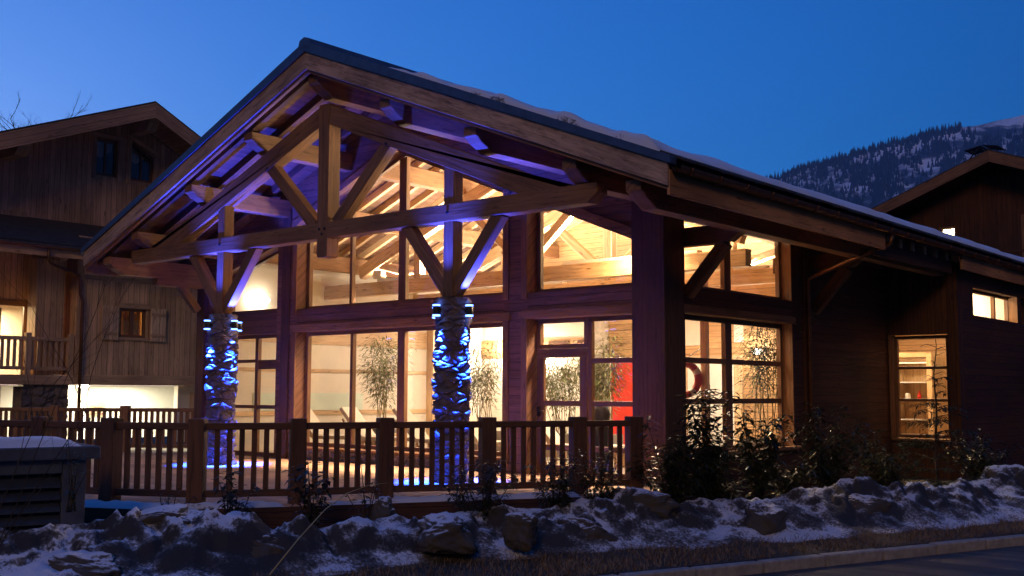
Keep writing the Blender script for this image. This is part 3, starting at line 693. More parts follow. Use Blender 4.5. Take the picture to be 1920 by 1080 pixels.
# --- indoor timber: trusses, posts, wall details
for yt in (3.1, 6.2):
    part(MB().box(-11.1, .62, yt - .11, yt + .11, 3.68, 4.0), 'indoor_tie_beam', M_INT, .01)
    part(MB().box(HX - .12, HX + .12, yt - .12, yt + .12, 4.004, 6.3), 'indoor_king_post', M_INT, .01)
    for d in (-1, 1):
        part(MB().beam((HX + d * .12, yt, 6.27), (HX + d * 5.2, yt, 4.24), .2, .3), 'indoor_rafter', M_INT, .01)
        part(MB().beam((HX + d * .1, yt, 4.15), (HX + d * 1.7, yt, 5.5), .16, .18), 'indoor_brace', M_INT, .01)
        part(MB().box(HX + d * 3.2 - .1, HX + d * 3.2 + .1, yt - .1, yt + .1, 4.004, 4.95), 'indoor_post', M_INT, .01)
        part(MB().beam((HX + d * 3.2, yt, 4.05), (HX + d * 4.6, yt, 4.42), .14, .16), 'indoor_brace', M_INT, .01)
part(MB().box(-11.1, -10.85, 6.62, 6.87, 0, 3.68), 'indoor_post', M_INT, .01)
part(MB().box(-7.0, -6.78, 8.7, 8.9, 0, 3.68), 'indoor_post', M_INT, .01)
# framed openings, doors on the back wall
b = MB()
for (x0, x1) in ((-9.6, -8.9), (-8.6, -7.9), (-7.6, -7.05)): b.box(x0, x1, 8.83, 8.858, 2.42, 2.78)
part(b, 'indoor_window', M_DARKW)
dw = part(MB().box(-4.42, -4.20, 8.82, 8.898, 0, 2.1).box(-2.90, -2.68, 8.82, 8.898, 0, 2.1).box(-4.42, -2.68, 8.81, 8.898, 2.104, 2.28), 'door_frame', M_INT, .008)
MB().box(-4.196, -2.904, 8.84, 8.896, .0, 2.1).build('door_panel', M_WHITE, dw)
b = MB()
for i in range(9): b.box(-5.02, -4.52, 8.86, 8.898, .02 + i * .24, .245 + i * .24, g=(1, 0, 0))
part(b, 'wall_tiling', plain("dark_wall_tile", (.06, .06, .065), .3, 0, .2, 4, 0))
part(MB().box(-6.55, -5.10, 8.84, 8.896, .0, 2.15).box(-5.36, -5.22, 8.80, 8.84, 1.0, 1.03), 'red_panel', M_RED)
b = MB()
for (x0, x1, z0, z1) in ((-4.4, -3.85, 2.55, 3.2), (-2.9, -2.66, 2.6, 3.3)): b.box(x0, x1, 8.862, 8.898, z0, z1)
part(b, 'wall_panel', M_CREAM)
rb = MB()
def fcol(u, v):
    a = 2 * math.pi * u; z = v * 3.7; q = Vector((math.cos(a) * 1.6, math.sin(a) * 1.6, z * 5)); d = mn.voronoi(q)[0]
    r = .26 + .03 * sst(0, .2, d[1] - d[0]) + .02 * mn.noise(q * 2); return Vector((-4.15 + r * math.cos(a), 5.0 + r * math.sin(a), z))
rb.grid(fcol, 60, 150); part(rb, 'indoor_stone_column', plain("pale_rubble", (.55, .48, .38), .85, 0, .25, 6, .4))
part(MB().box(-3.85, -2.2, 5.0, 5.12, 2.15, 3.0).box(-2.3, -2.14, 4.98, 5.14, 0, 3.68), 'indoor_partition', M_INTP)
part(MB().box(.22, .34, 2.02, 2.14, 0, 3.68), 'indoor_post', M_INT, .01)

# --- rooms of the rear wing
rw = MB(); rw.box(-6, -5.9, 9.0, YE, 0, 4.1); rw.box(-5.9, 2.15, 14.0, 14.1, 0, 4.1); rw.box(-5.9, 2.15, 9.0, 14.0, 4.1, 4.14)
part(rw, 'indoor_wall', M_INTP)
part(MB().box(-5.9, 2.15, 12.98, 13.1, 2.9, 4.0, g=(1, 0, 0)), 'indoor_wall', M_CREAM)
part(MB().box(-.9, -.78, 11.6, 12.9, 0, 2.25).box(.72, .84, 11.6, 12.9, 0, 2.25).box(-.9, .84, 11.6, 12.9, 2.254, 2.36), 'indoor_door_frame', M_INT)
cab = empty('shelf_cabinet', (-.35, 13.7, .01), 'pale wooden shelf cabinet standing inside the small end window', 'cabinet')
MB().box(-.75, -.70, 13.4, 13.95, .01, 2.2).box(.15, .20, 13.4, 13.95, .01, 2.2).box(-.7, .15, 13.9, 13.95, .01, 2.2).build('side_panel', M_INT, cab)
for z in (.1, .7, 1.2, 1.65, 2.15): MB().box(-.698, .148, 13.42, 13.898, z, z + .03).build('shelf', M_WHITE, cab)
cup = MB(); cup.lathe([(.05, 0), (.07, .02), (.06, .14), (.05, .16)], (-.5, 13.6, 1.231)); tag(cup.build('vase', M_WHITE), 'small white vase standing on the middle shelf of the cabinet', 'vase')
cup = MB(); cup.lathe([(.03, 0), (.06, .05), (.05, .1), (.02, .2), (.03, .22)], (-.2, 13.6, 1.231)); tag(cup.build('jug', M_RED), 'red jug beside the white vase on the cabinet shelf', 'jug')

# --- indoor light
for (x, y, w_) in ((-2.0, 3.1, 2100), (-7.6, 3.1, 420), (-2.2, 6.2, 2200), (-7.6, 6.2, 800)):
    area('uplight', (x, y, 4.10), (0, 0, 1), 3.2, .16, w_, WARM)
    u = empty('uplight_bar', (x, y, 4.0), 'long slim uplight lying on the %s tie beam at its %s end' % ('front' if y < 4 else 'rear', 'road' if x > -4 else 'chalet'), 'lamp', 'uplights on the tie beams')
    MB().box(x - 1.6, x + 1.6, y - .09, y + .09, 4.003, 4.06).build('housing', M_WHITE, u)
    area('downlight', (x, y, 3.60), (0, 0, -1), 2.6, .5, w_ * (.11 if x > -4 else .22), WARM)
for (x, y, z, lab, w_) in ((-10.0, 8.72, 2.62, 'high at the middle of the cream back wall', 75), (-2.2, 8.72, 2.35, 'beside the bamboo in the road side window', 14), (-8.55, 8.70, 2.22, 'seen at the top corner of the terrace door', 25), (-10.95, 1.05, 3.52, 'high on the chalet side wall', 3)):
    l_ = MB().lathe([(.02, -.07), (.10, -.05), (.13, 0), (.10, .05), (.02, .07)], (x, y, z), 14)
    tag(l_.build('wall_lamp', M_HOTLAMP), 'glowing lamp ' + lab, 'lamp')
    point('lamp_glow', (x, y - .28, z), w_ * 4, WARM, .1)
for (x, y, z, rx, lab) in ((-9.05, 3.0, 4.16, -.5, 'white box spotlight on the front tie beam'), (-1.0, 2.85, 4.1, .4, 'chrome spotlight on the front tie beam seen in the road side upper window')):
    sp = MB(); q_ = .14 if x < -5 else .06; sp.box(x - q_, x + q_, y - q_, y + .02, z - .7 * q_, z + .7 * q_); tag(sp.build('spotlight', M_WHITE, bevel=.02), lab, 'spotlight')
point('spotlight_glow', (-1.5, 2.75, 4.25), 620, (1, .68, .34), .1)
for x in (-6.8, -4.2, -.8): area('deck_fill', (x, .75, 3.4), (.1, -.9, -1), .5, .3, 200, (1, .66, .40)).data.spread = R_(85)  # unseen lamps added inside the glass, aimed out to brighten the deck
area('room_light', (.6, 11.3, 4.0), (0, 0, -1), 1.8, 2.5, 420, (1, .70, .38)); area('room_light', (1.2, 11.4, 3.0), (-.3, .4, 1), .6, .6, 130, WARM)
area('room_light', (-2.5, 11.3, 4.0), (0, 0, -1), 2, 2.5, 400, WARM)

# ================================================================== FENCES
def fence(name, pts, posts_mat, label, zb=0.0, hr=1.0, gap=.128, bw=.075, cap=True):
    root = empty(name, (pts[0][0], pts[0][1], zb), label, 'fence')
    for i, p in enumerate(pts):
        if p is None: continue
        q = [x for x in (pts[max(i - 1, 0)], pts[min(i + 1, len(pts) - 1)])]
        d = (Vector(q[1]) - Vector(q[0])).normalized(); a = math.atan2(d.y, d.x)
        b = MB(); b.box(-.1, .1, -.1, .1, -.10, hr + .05)
        M = Matrix.Translation((p[0], p[1], zb)) @ Matrix.Rotation(a, 4, 'Z'); b.v = [M @ v for v in b.v]
        b.build('post', posts_mat, root, .014)
    for p, q in zip(pts[:-1], pts[1:]):
        P = Vector((*p, zb)); Q = Vector((*q, zb)); L = (Q - P).length; d = (Q - P) / L
        Z = Vector((0, 0, 1))
        MB().beam(P + d * .086 + Z * (hr - .045), Q - d * .086 + Z * (hr - .045), .10, .085).build('top_rail', posts_mat, root, .01)
        MB().beam(P + d * .086 + Z * .135, Q - d * .086 + Z * .135, .08, .085).build('bottom_rail', posts_mat, root, .01)
        n = max(1, round((L - .17) / gap) - 1); me = None
        for k in range(n):
            c = P + d * (.086 + (L - .172) * (k + 1) / (n + 1))
            b = MB(); b.beam(c + Z * .179, c + Z * (hr - .0885), bw, .034, up=d.cross(Z)); b.build('baluster', posts_mat, root)
    return root
fpts = [(1.43, -1.85), (1.02, -2.62), (.36, -3.75), (-.32, -4.98), (-.82, -6.0), (-1.53, -6.98), (-2.62, -7.50), (-3.78, -7.82), (-5.3, -8.35)]
fence('terrace_fence', fpts, M_FENCE, 'dark wooden baluster fence along the front edge of the terrace', 0, 1.0, .145, .066)
bpts = [(-11.55, -.15), (-13.05, -1.2), (-14.45, -2.15), (-15.9, -3.1), (-17.3, -4.0)]
fence('far_fence', bpts, wood("fence_larch_warm", (.36, .20, .10), (.24, .13, .06)), 'orange lit wooden fence across the terrace end before the white entrance', 0, 1.0, .14, .07)

# ================================================================== ROOF SNOW
b = MB()
def thick(x, y):
    if True:
        e = sst(2.52, 2.28, x + .12 * mn.noise(Vector((y * 1.4, 2, 0))) + .05 * mn.noise(Vector((y * 5, 2, 0)))) * sst(-3.1, -1.6, x + .5 * mn.noise(Vector((y * .8, x * .3, 4)))) * sst(-2.86, -2.74, y)
        k = sst(-.42, -.12, mn.noise(Vector((x * .9, y * .9, 2))) + .28 - .5 * sst(-2.7, -2.0, y) * 0)
        near = 1 - sst(-2.3, .2, y)
        lump = .10 + .07 * mn.noise(Vector((x * 1.7, y * 1.2, 6))) + near * .05 * mn.noise(Vector((x * 4, y * 2, 1)))
        return e * (lerp(1, k, near)) * max(.03, lump)
def fs(u, v):
    x = lerp(-3.4, 2.56, u); y = lerp(-2.86, YE, v)
    t = thick(x, y)
    return Vector((x, y, 7.36 - .4 * (x - HX) + .055 + t - (.12 if t < .008 else 0)))
b.grid(fs, 150, 300)
tag(b.build('roof_snow', M_SNOW), 'thin blanket of snow lying on the hall roof above the gutter', 'snow', kind='stuff')

# ================================================================== LEFT CHALET
ch = empty('wooden_chalet', (-19, 2, 0), 'tall pale boarded chalet with shuttered window and lit entrance', 'building')
def cpart(b, name, mat, bevel=0, parent=None): return b.build(name, mat, parent or ch, bevel)
XL, XU = -18.0, -19.3
w = MB()  # lower wall with the shuttered window
w.box(XL - .25, XL, .17, 1.44, 1.82, 5.6, g=(0, 0, 1)); w.box(XL - .25, XL, 2.26, 6.5, 1.82, 5.6, g=(0, 0, 1)); w.box(XL - .25, XL, 1.44, 2.26, 1.82, 2.88, g=(0, 0, 1)); w.box(XL - .25, XL, 1.44, 2.26, 3.70, 5.6, g=(0, 0, 1))
w.box(XU, XL - .25, .17, .40, 1.82, 5.6, g=(0, 0, 1))
cpart(w, 'wall', M_PALE)
cpart(MB().box(XL - .2, XL + .03, .14, 6.5, 1.55, 1.815, g=(0, 1, 0)).box(XL + .002, XL + .03, .14, .34, 1.82, 5.3).box(XL + .003, XL + .03, .35, 6.5, 4.42, 4.62, g=(0, 1, 0)), 'wall_beam', M_PALET, .01)
# upper gable wall
YR = 2.35; SL = {-1: .385, 1: .5}; ZA = lambda y: 9.42 - (.385 if y < YR else .5) * abs(y - YR)
w = MB()
def up_(poly): w.prism(poly, 'X', XU - .25, XU, g=(0, 0, 1))
up_([(-7, 4.0), (1.25, 4.0), (1.25, ZA(1.25)), (-7, ZA(-7))]); up_([(1.25, 4.0), (3.12, 4.0), (3.12, 7.62), (1.25, 7.62)]); up_([(1.25, 8.74), (1.93, 8.74), (1.93, ZA(1.93)), (1.25, ZA(1.25))])
up_([(1.93, 7.62), (2.36, 7.62), (2.36, ZA(2.36)), (YR, ZA(YR)), (1.93, ZA(1.93))]); up_([(2.36, 8.86), (3.12, 8.44), (3.12, ZA(3.12)), (2.36, ZA(2.36))]); up_([(3.12, 4.0), (8, 4.0), (8, ZA(8)), (3.12, ZA(3.12))])
M_OLD = wood("old_chalet_boards", (.62, .40, .27), (.44, .28, .185), plank=.16)
cpart(w, 'wall', M_OLD)
for (y0, y1, z1) in ((1.25, 1.93, 8.74), (2.36, 3.12, 8.86)):
    sl = 0 if y0 < 2 else .55
    b = MB(); z2 = z1 - sl * (y1 - y0)
    b.box(XU - .14, XU - .08, y0, y0 + .07, 7.62, z1 - .06); b.box(XU - .14, XU - .08, y1 - .07, y1, 7.62, z2 - .04); b.box(XU - .14, XU - .08, y0 + .07, y1 - .07, 7.62, 7.70); b.beam((XU - .11, y0, z1 - .04), (XU - .11, y1, z2 - .04), .06, .09)
    b.box(XU - .135, XU - .085, (y0 + y1) / 2 - .03, (y0 + y1) / 2 + .03, 7.7, (z1 + z2) / 2 - .08)
    wi = cpart(b, 'window', M_FRAME)
    MB().prism([(y0, 7.64), (y1, 7.64), (y1, z2 - .02), (y0, z1 - .02)], 'X', XU - .118, XU - .112).build('pane', M_GLASS, wi)
    cu = MB()
    cu.grid(lambda u, v: Vector((XU - .19 + .02 * math.sin(u * 40), lerp(y0 + .05, y1 - .1, u), lerp(z1 - .1 - sl * u * .8, 8.28 - .1 * math.sin(u * 5), v))), 40, 2); cu.build('curtain', M_CURT, wi)
    MB().box(XU - .9, XU - .6, y0 - .2, y1 + .2, 7.4, 9.0).build('dark_backing', M_DKMETAL, wi)  # dark block behind the pane, its colour stands for the unlit room
    cs_ = MB(); cs_.box(XU + .002, XU + .03, y0 - .13, y0, 7.5, z1 + .02); cs_.box(XU + .002, XU + .03, y1, y1 + .13, 7.5, z2 + .02); cs_.beam((XU + .018, y0 - .13, z1 + .08), (XU + .018, y1 + .13, z2 + .06), .03, .12); cs_.build('casing', M_OLD, wi)
# gable roof, ridge along x
for d in (-1, 1):
    L = 9.0 if d < 0 else 7.0; q = SL[d]
    b = MB(); b.prism([(YR, 9.60), (YR + d * L, 9.60 - q * L), (YR + d * L, 9.80 - q * L), (YR, 9.80)], 'X', -30, XU + 1.25, g=(0, d, -q)); cpart(b, 'roof', M_TILE)
    b = MB(); b.prism([(YR, 9.74), (YR, 9.30), (YR + d * L, 9.30 - q * L), (YR + d * L, 9.74 - q * L)], 'X', XU + 1.252, XU + 1.30, g=(0, d, -q)); cpart(b, 'barge_board', M_OLD)
    b = MB(); b.prism([(YR, 9.46), (YR, 9.59), (YR + d * L, 9.59 - q * L), (YR + d * L, 9.46 - q * L)], 'X', XU, XU + 1.24, g=(1, 0, 0)); cpart(b, 'soffit', M_OLD)
for (y, z) in ((2.45, 9.16), (-1.35, 7.80), (6.0, 7.42)):
    b = MB(); b.prism([(XU, z - .18), (XU + .85, z - .18), (XU + 1.05, z + .02), (XU + 1.05, z + .18), (XU, z + .18)], 'Y', y - .17, y + .17, g=(1, 0, 0)); cpart(b, 'purlin', M_PALET, .01)
sh = MB().box(XU + .01, XU + .05, -1.75, -.72, 5.25, 6.25, g=(0, 0, 1)).box(XU + .052, XU + .075, -1.75, -.72, 5.4, 5.5).box(XU + .052, XU + .075, -1.75, -.72, 6.0, 6.1)
cpart(sh, 'shutter', M_OLD)
# lean-to roof over the lower storey, gutter and downpipe
b = MB(); b.prism([(XU + .002, 6.02), (XL + .75, 5.10), (XL + .75, 5.22), (XU + .002, 6.14)], 'Y', -7, 6.5, g=(0, 1, 0)); cpart(b, 'lower_roof', M_TILE)
cpart(MB().box(XL + .70, XL + .748, -7, 6.5, 4.86, 5.09, g=(0, 1, 0)), 'fascia', M_PALET)
for y in (-2.6, -.55, 2.4, 4.5):
    b = MB(); b.prism([(XL - 1, 5.0), (XL + .5, 4.8), (XL + .69, 4.9), (XL + .69, 5.02), (XL - 1, 5.45)], 'Y', y - .1, y + .1, g=(1, 0, 0)); cpart(b, 'rafter', M_PALET, .01)
cpart(MB().tube([(XL + .82, -7, 5.10), (XL + .82, 6.5, 5.10)], .06, 8).tube([(XL + .82, -1.1, 5.06), (XL + .82, -1.1, 4.75), (XL + .7, -1.0, 4.68), (XL + .12, .1, 4.5), (XL + .08, .2, 4.35), (XL + .08, .2, 4.0), (XL + .08, .28, 3.8), (XL + .08, .28, .3)], .045, 8), 'gutter', M_COPPER)
# shuttered window
wf = cpart(MB().box(XL - .12, XL - .06, 1.44, 1.52, 2.88, 3.70).box(XL - .12, XL - .06, 2.18, 2.26, 2.88, 3.70).box(XL - .12, XL - .06, 1.52, 2.18, 2.88, 2.96).box(XL - .12, XL - .06, 1.52, 2.18, 3.62, 3.70).box(XL - .118, XL - .062, 1.78, 1.90, 2.96, 3.62), 'window', M_FRAME)
MB().box(XL - .095, XL - .09, 1.5, 2.2, 2.94, 3.64).build('pane', M_GLASS, wf)
MB().box(XL + .002, XL + .05, 1.36, 2.34, 2.80, 2.878).build('sill', M_PALET, wf); MB().box(XL + .002, XL + .05, 1.36, 2.34, 3.702, 3.84).build('lintel', M_PALET, wf)
MB().grid(lambda u, v: Vector((XL - .22 + .02 * math.sin(u * 30), lerp(1.46, 2.24, u), lerp(2.9, 3.68, v))), 30, 1).build('curtain', plain("amber_curtain", (.62, .40, .14), .9, 0, .1, 10, 0), wf)
area('chalet_room_light', (XL - .9, 1.85, 3.3), (1, 0, 0), .8, .8, 110, (1, .62, .22))
cpart(MB().box(XL - 1.3, XL - 1.25, .41, 6, 1.82, 5.0), 'indoor_wall', M_CREAM)
for (y0, y1) in ((.86, 1.35), (2.35, 2.84)):
    s_ = cpart(MB().box(XL + .052, XL + .085, y0, y1, 2.80, 3.74, g=(0, 0, 1)), 'shutter', M_SHUT)
    MB().box(XL + .087, XL + .105, y0 + .02, y1 - .02, 2.92, 3.0).box(XL + .087, XL + .105, y0 + .02, y1 - .02, 3.52, 3.60).build('batten', M_PALET, s_)
# balcony
cpart(MB().box(XU, XL + .02, -7, .13, 1.55, 1.80, g=(0, 1, 0)), 'balcony_floor', M_PALET)
w = MB(); w.box(XU + .003, XU + .05, -7, -2.05, 1.81, 5.4, g=(0, 0, 1)); w.box(XU + .003, XU + .05, -.62, .17, 1.81, 5.4, g=(0, 0, 1)); w.box(XU + .003, XU + .05, -2.05, -.62, 3.66, 5.4, g=(0, 0, 1))
cpart(w, 'wall', M_PALE)
cpart(MB().box(XL - .65, XL - .2, -.88, -.1, 1.81, 4.9, g=(0, 0, 1)), 'wall_pier', M_PALE)
dw = cpart(MB().box(XU + .052, XU + .12, -2.15, -2.03, 1.81, 3.66).box(XU + .052, XU + .12, -.72, -.60, 1.81, 3.66).box(XU + .052, XU + .12, -2.15, -.60, 3.664, 3.80).box(XU + .02, XU + .05, -1.38, -1.30, 1.9, 3.6), 'balcony_door', M_FRAME)
MB().box(XU + .01, XU + .016, -2.03, -.62, 1.82, 3.65).build('pane', M_GLASS, dw)
cpart(MB().box(XU - 1.8, XU - 1.75, -3.5, .5, 1.8, 4.2), 'indoor_wall', M_CREAM)
area('balcony_room_light', (XU - .9, -1.4, 3.7), (0, 0, -1), 1.2, 1.2, 420, (1, .74, .42))
tb_ = MB().box(XU - 1.1, XU - .5, -1.7, -1.2, 1.82, 2.6)
brl = cpart(MB().box(XL - .12, XL - .02, -7, .12, 2.70, 2.80, g=(0, 1, 0)).box(XL - .11, XL - .03, -7, .12, 1.93, 2.02, g=(0, 1, 0)), 'balcony_railing', M_PALET)
for y in (-5.5, -3.2, -1.12, .05): MB().box(XL - .14, XL, y - .07, y + .07, 1.805, 2.9).build('post', M_PALET, brl)
y = -6.9
while y < .0:
    MB().box(XL - .09, XL - .055, y - .04, y + .04, 2.022, 2.698).build('baluster', M_PALET, brl); y += .16
# stone ground storey, entrance recess
b = rubble(1.25, 1.6, lambda x, z, d: Vector((XL - .1 + d, -1.2 + x, z - .05)), 70, 80, 4.0, .06, 3); b.box(XL - .6, XL - .12, -1.2, .05, -.1, 1.5)
cpart(b, 'stone_pier', M_STONE)
b = rubble(4, 1.6, lambda x, z, d: Vector((XU + d, -7 + x, z - .05)), 120, 60, 4.0, .06, 5); cpart(b, 'stone_wall', M_STONE)
arch = MB().prism([(-2.9, 0)] + [(-2.15 - .75 * math.cos(math.pi * i / 10), 1.0 + .4 * math.sin(math.pi * i / 10)) for i in range(11)] + [(-1.4, 0)], 'X', XU + .06, XU + .12)
cpart(arch, 'arched_door', wood("orange_door", (.55, .33, .15), (.42, .24, .1), plank=.15))
en = MB(); en.box(XL - 4.2, XL - 4.1, .1, 9, -.1, 1.55); en.box(XL - 4.1, XL - .3, 6.6, 6.7, -.1, 1.55); en.box(XL - 4.2, XL - .25, .05, 6.6, 1.56, 1.6); en.box(XL - 2.2, XL - 2.1, .1, 1.3, -.1, 1.55)
cpart(en, 'entrance_wall', M_WHITE)
cpart(MB().box(XL - .5, XL - .3, 3.55, 4.6, -.1, 1.55), 'entrance_wall', M_CREAM)
cpart(MB().box(XL - .29, XL - .25, 3.95, 4.5, .35, 1.35, g=(0, 0, 1)).box(XL - .25, XL - .24, 3.95, 4.5, .5, .56), 'shutter', M_PALE)
l_ = MB().lathe([(.02, 0), (.16, -.02), (.17, -.05), (.10, -.09), (.02, -.10)], (XL - .6, .75, 1.555), 16); tag(l_.build('entrance_lamp', M_HOTLAMP), 'bright round ceiling lamp in the chalet entrance under the boarded wall', 'lamp')
point('entrance_glow', (XL - .7, .9, 1.2), 160, (1, .86, .58), .1)
area('entrance_light', (XL - 2.3, 2.9, 1.54), (0, 0, -1), 2.6, 3.4, 520, (1, .92, .68))
sg = empty('entrance_sign', (XL - 1.6, 1.72, 0), 'pale arched board sign with dark lettering before the white entrance', 'sign')
MB().prism([(1.44, .62), (1.44, 1.02), (1.55, 1.07), (1.70, 1.09), (1.88, 1.06), (2.0, 1.0), (2.0, .62)], 'X', XL - 1.62, XL - 1.58).build('board', plain("sign_board", (.42, .38, .27), .7, 0, .05, 5, 0), sg)
MB().box(XL - 1.615, XL - 1.585, 1.5, 1.56, -.1, .62).build('leg', M_DKMETAL, sg); MB().box(XL - 1.615, XL - 1.585, 1.88, 1.94, -.1, .62).build('leg', M_DKMETAL, sg)
for (tx, sz, z, col) in (('Chalet', .14, .86, (.16, .11, .06)), ('Services', .125, .70, (.30, .08, .05))):
    cu = bpy.data.curves.new('t', 'FONT'); cu.body = tx; cu.size = sz; cu.extrude = .003; cu.align_x = 'CENTER'
    to = bpy.data.objects.new('t', cu); COL.objects.link(to); dg = bpy.context.evaluated_depsgraph_get(); me = bpy.data.meshes.new_from_object(to.evaluated_get(dg)); bpy.data.objects.remove(to)
    o = bpy.data.objects.new('lettering', me); COL.objects.link(o); me.materials.clear(); me.materials.append(plain('sign_ink_' + tx[:2], col, .7, 0, 0, 5, 0))
    o.rotation_euler = (R_(90), 0, R_(90)); o.location = (XL - 1.577, 1.72, z); o.parent = sg; o.matrix_parent_inverse = sg.matrix_basis.inverted()
# chimney
cm = cpart(MB().box(-23.6, -22.8, -2.4, -1.6, 6.5, 9.45), 'chimney', M_DARKW); MB().box(-23.75, -22.65, -2.55, -1.45, 9.65, 9.75).box(-23.5, -23.4, -2.3, -2.2, 9.45, 9.65).box(-23, -22.9, -1.8, -1.7, 9.45, 9.65).prism([(-2.5, 9.75), (-1.5, 9.75), (-2, 10.1)], 'X', -23.7, -22.7).build('chimney_cap', M_TILE, cm)

# ================================================================== RIGHT CHALET
rc = empty('dark_chalet', (-.9, 22, 0), 'dark boarded chalet with ridge roof rising behind the hall roof', 'building')
def rpart(b, name, mat, bevel=0, parent=None): return b.build(name, mat, parent or rc, bevel)
RX = -.75; zr = lambda x: 8.97 - .385 * abs(x - RX)
w = MB()
def rp_(poly): w.prism(poly, 'Y', 23.0, 23.25, g=(0, 0, 1))
rp_([(-7, -.5), (-2.75, -.5), (-2.75, zr(-2.75)), (-7, zr(-7))]); rp_([(-2.75, -.5), (-2.28, -.5), (-2.28, 6.3), (-2.75, 6.3)]); rp_([(-2.75, 6.98), (-2.28, 6.98), (-2.28, zr(-2.28)), (-2.75, zr(-2.75))])
rp_([(-2.28, -.5), (-.02, -.5), (-.02, zr(-.02)), (RX, zr(RX)), (-2.28, zr(-2.28))]); rp_([(-.02, -.5), (1.1, -.5), (1.1, 5.0), (-.02, 5.0)]); rp_([(-.02, 7.1), (1.1, 7.1), (1.1, zr(1.1)), (-.02, zr(-.02))]); rp_([(1.1, -.5), (7, -.5), (7, zr(7)), (1.1, zr(1.1))])
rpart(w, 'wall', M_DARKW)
for d in (-1, 1):
    L = 6.5
    rpart(MB().prism([(RX, 9.05), (RX + d * L, 9.05 - .385 * L), (RX + d * L, 9.27 - .385 * L), (RX, 9.27)], 'Y', 21.9, 33, g=(d, 0, -.385)), 'roof', M_TILE)
    rpart(MB().prism([(RX, 9.22), (RX, 8.86), (RX + d * L, 8.86 - .385 * L), (RX + d * L, 9.22 - .385 * L)], 'Y', 21.85, 21.898, g=(d, 0, -.385)), 'barge_board', M_TIMBER)
    rpart(MB().prism([(RX, 8.92), (RX, 9.04), (RX + d * L, 9.04 - .385 * L), (RX + d * L, 8.92 - .385 * L)], 'Y', 21.9, 23, g=(0, 1, 0)), 'soffit', M_DARKW)
wi = rpart(MB().box(-2.80, -2.75, 22.96, 23.1, 6.25, 7.03).box(-2.28, -2.23, 22.96, 23.1, 6.25, 7.03).box(-2.75, -2.28, 22.96, 23.1, 6.98, 7.03).box(-2.75, -2.28, 22.96, 23.1, 6.25, 6.3), 'window', M_TIMBER)
MB().box(-2.75, -2.28, 23.06, 23.065, 6.3, 6.98).build('pane', M_GLASS, wi)
dr = rpart(MB().box(-.14, -.02, 22.94, 23.1, 5.0, 7.1).box(1.1, 1.2, 22.94, 23.1, 5.0, 7.1).box(-.14, 1.2, 22.94, 23.1, 7.104, 7.2).box(.28, .38, 23.05, 23.1, 5.0, 7.1), 'balcony_door', M_TIMBER)
MB().box(-.02, 1.1, 23.08, 23.085, 5.0, 7.1).build('pane', M_GLASS, dr)
rpart(MB().box(-4, 3, 24.6, 24.7, 4.6, 8.4).box(-4, 3, 23.3, 24.6, 4.5, 4.6), 'indoor_wall', M_CREAM)
area('upper_room_light', (-2.4, 24, 7.7), (0, 0, -1), .8, .8, 500, (1, .82, .55)); area('upper_room_light', (.6, 24, 7.7), (0, 0, -1), .8, .8, 90, (1, .66, .34))
bal = rpart(MB().box(-1.3, 5, 21.9, 21.96, 5.85, 5.93), 'balcony_railing', M_DARKW)
rpart(MB().box(-1.4, 5, 21.85, 23, 4.72, 4.9), 'balcony_floor', M_DARKW)
for x in (-1.25, .6, 2.5): MB().box(x - .05, x + .05, 21.88, 21.98, 4.9, 6.15).build('post', M_TIMBER, bal)
cm = rpart(MB().box(-1.95, -1.35, 24, 24.7, 8.2, 9.45), 'chimney', M_DARKW)
cc = MB()
for x in (-2.0, -1.3):
    for y in (23.95, 24.75): cc.beam((x, y, 9.45), (x + (.3 if x < -1.5 else -.3), y, 9.8), .04, .04).beam((x + (.3 if x < -1.5 else -.3), y, 9.45), (x, y, 9.8), .04, .04)
cc.beam((-2.15, 24.35, 9.76), (-1.6, 24.35, 9.86), .9, .025).beam((-1.55, 24.35, 9.88), (-1.05, 24.35, 9.78), .9, .025); cc.build('chimney_cap', M_DKMETAL, cm)

# ================================================================== UTILITY BOX
ub = empty('utility_box', (-1.9, -10.2, -.5), 'low blue grey concrete utility cabinet with louvred front under snow', 'cabinet')
BX = Matrix.Translation((-.93, -8.75, 0)) @ Matrix.Rotation(R_(-14), 4, 'Z')
def ubp(b, name, mat, bevel=.01, smooth=0):
    b.v = [BX @ v for v in b.v]; return b.build(name, mat, ub, bevel)
# local: front faces +x, y runs away from the lens
ubp(MB().box(-1.0, 0, -.24, .0, -.6, .66, g=(0, 0, 1)).box(-1.0, 0, -2.4, -1.65, -.6, .66, g=(0, 0, 1)).box(-1.0, -.12, -1.646, -.244, -.6, .66, g=(0, 0, 1)).box(-.116, 0, -1.646, -.244, .52, .66, g=(0, 1, 0)), 'body', M_BOXC)
ubp(MB().box(-1.1, .10, -2.5, .12, .664, .80), 'lid', M_BOXC, .02)
lv = MB()
for i in range(7):
    z = .44 - i * .125; lv.prism([(-.11, z), (.0, z - .07), (.0, z - .05), (-.11, z + .06)], 'Y', -1.64, -.25, g=(0, 1, 0))
ubp(lv, 'louvre', M_BOXL, 0)
sc_ = MB()
def fsn(u, v):
    x = lerp(-1.06, .07, u); y = lerp(-2.45, -.02, v); e = min(sst(0, .12, u), sst(1, .86, u), sst(0, .05, v), sst(1, .93, v))
    return Vector((x, y, .796 + e * (.085 + .03 * mn.noise(Vector((x * 3, y * 3, 0)))) - (1 - e) * .01))
sc_.grid(fsn, 40, 70); sc_.v = [BX @ v for v in sc_.v]
tag(sc_.build('snow_cap', M_SNOW), 'smooth cap of snow on the lid of the utility cabinet', 'snow', kind='stuff')

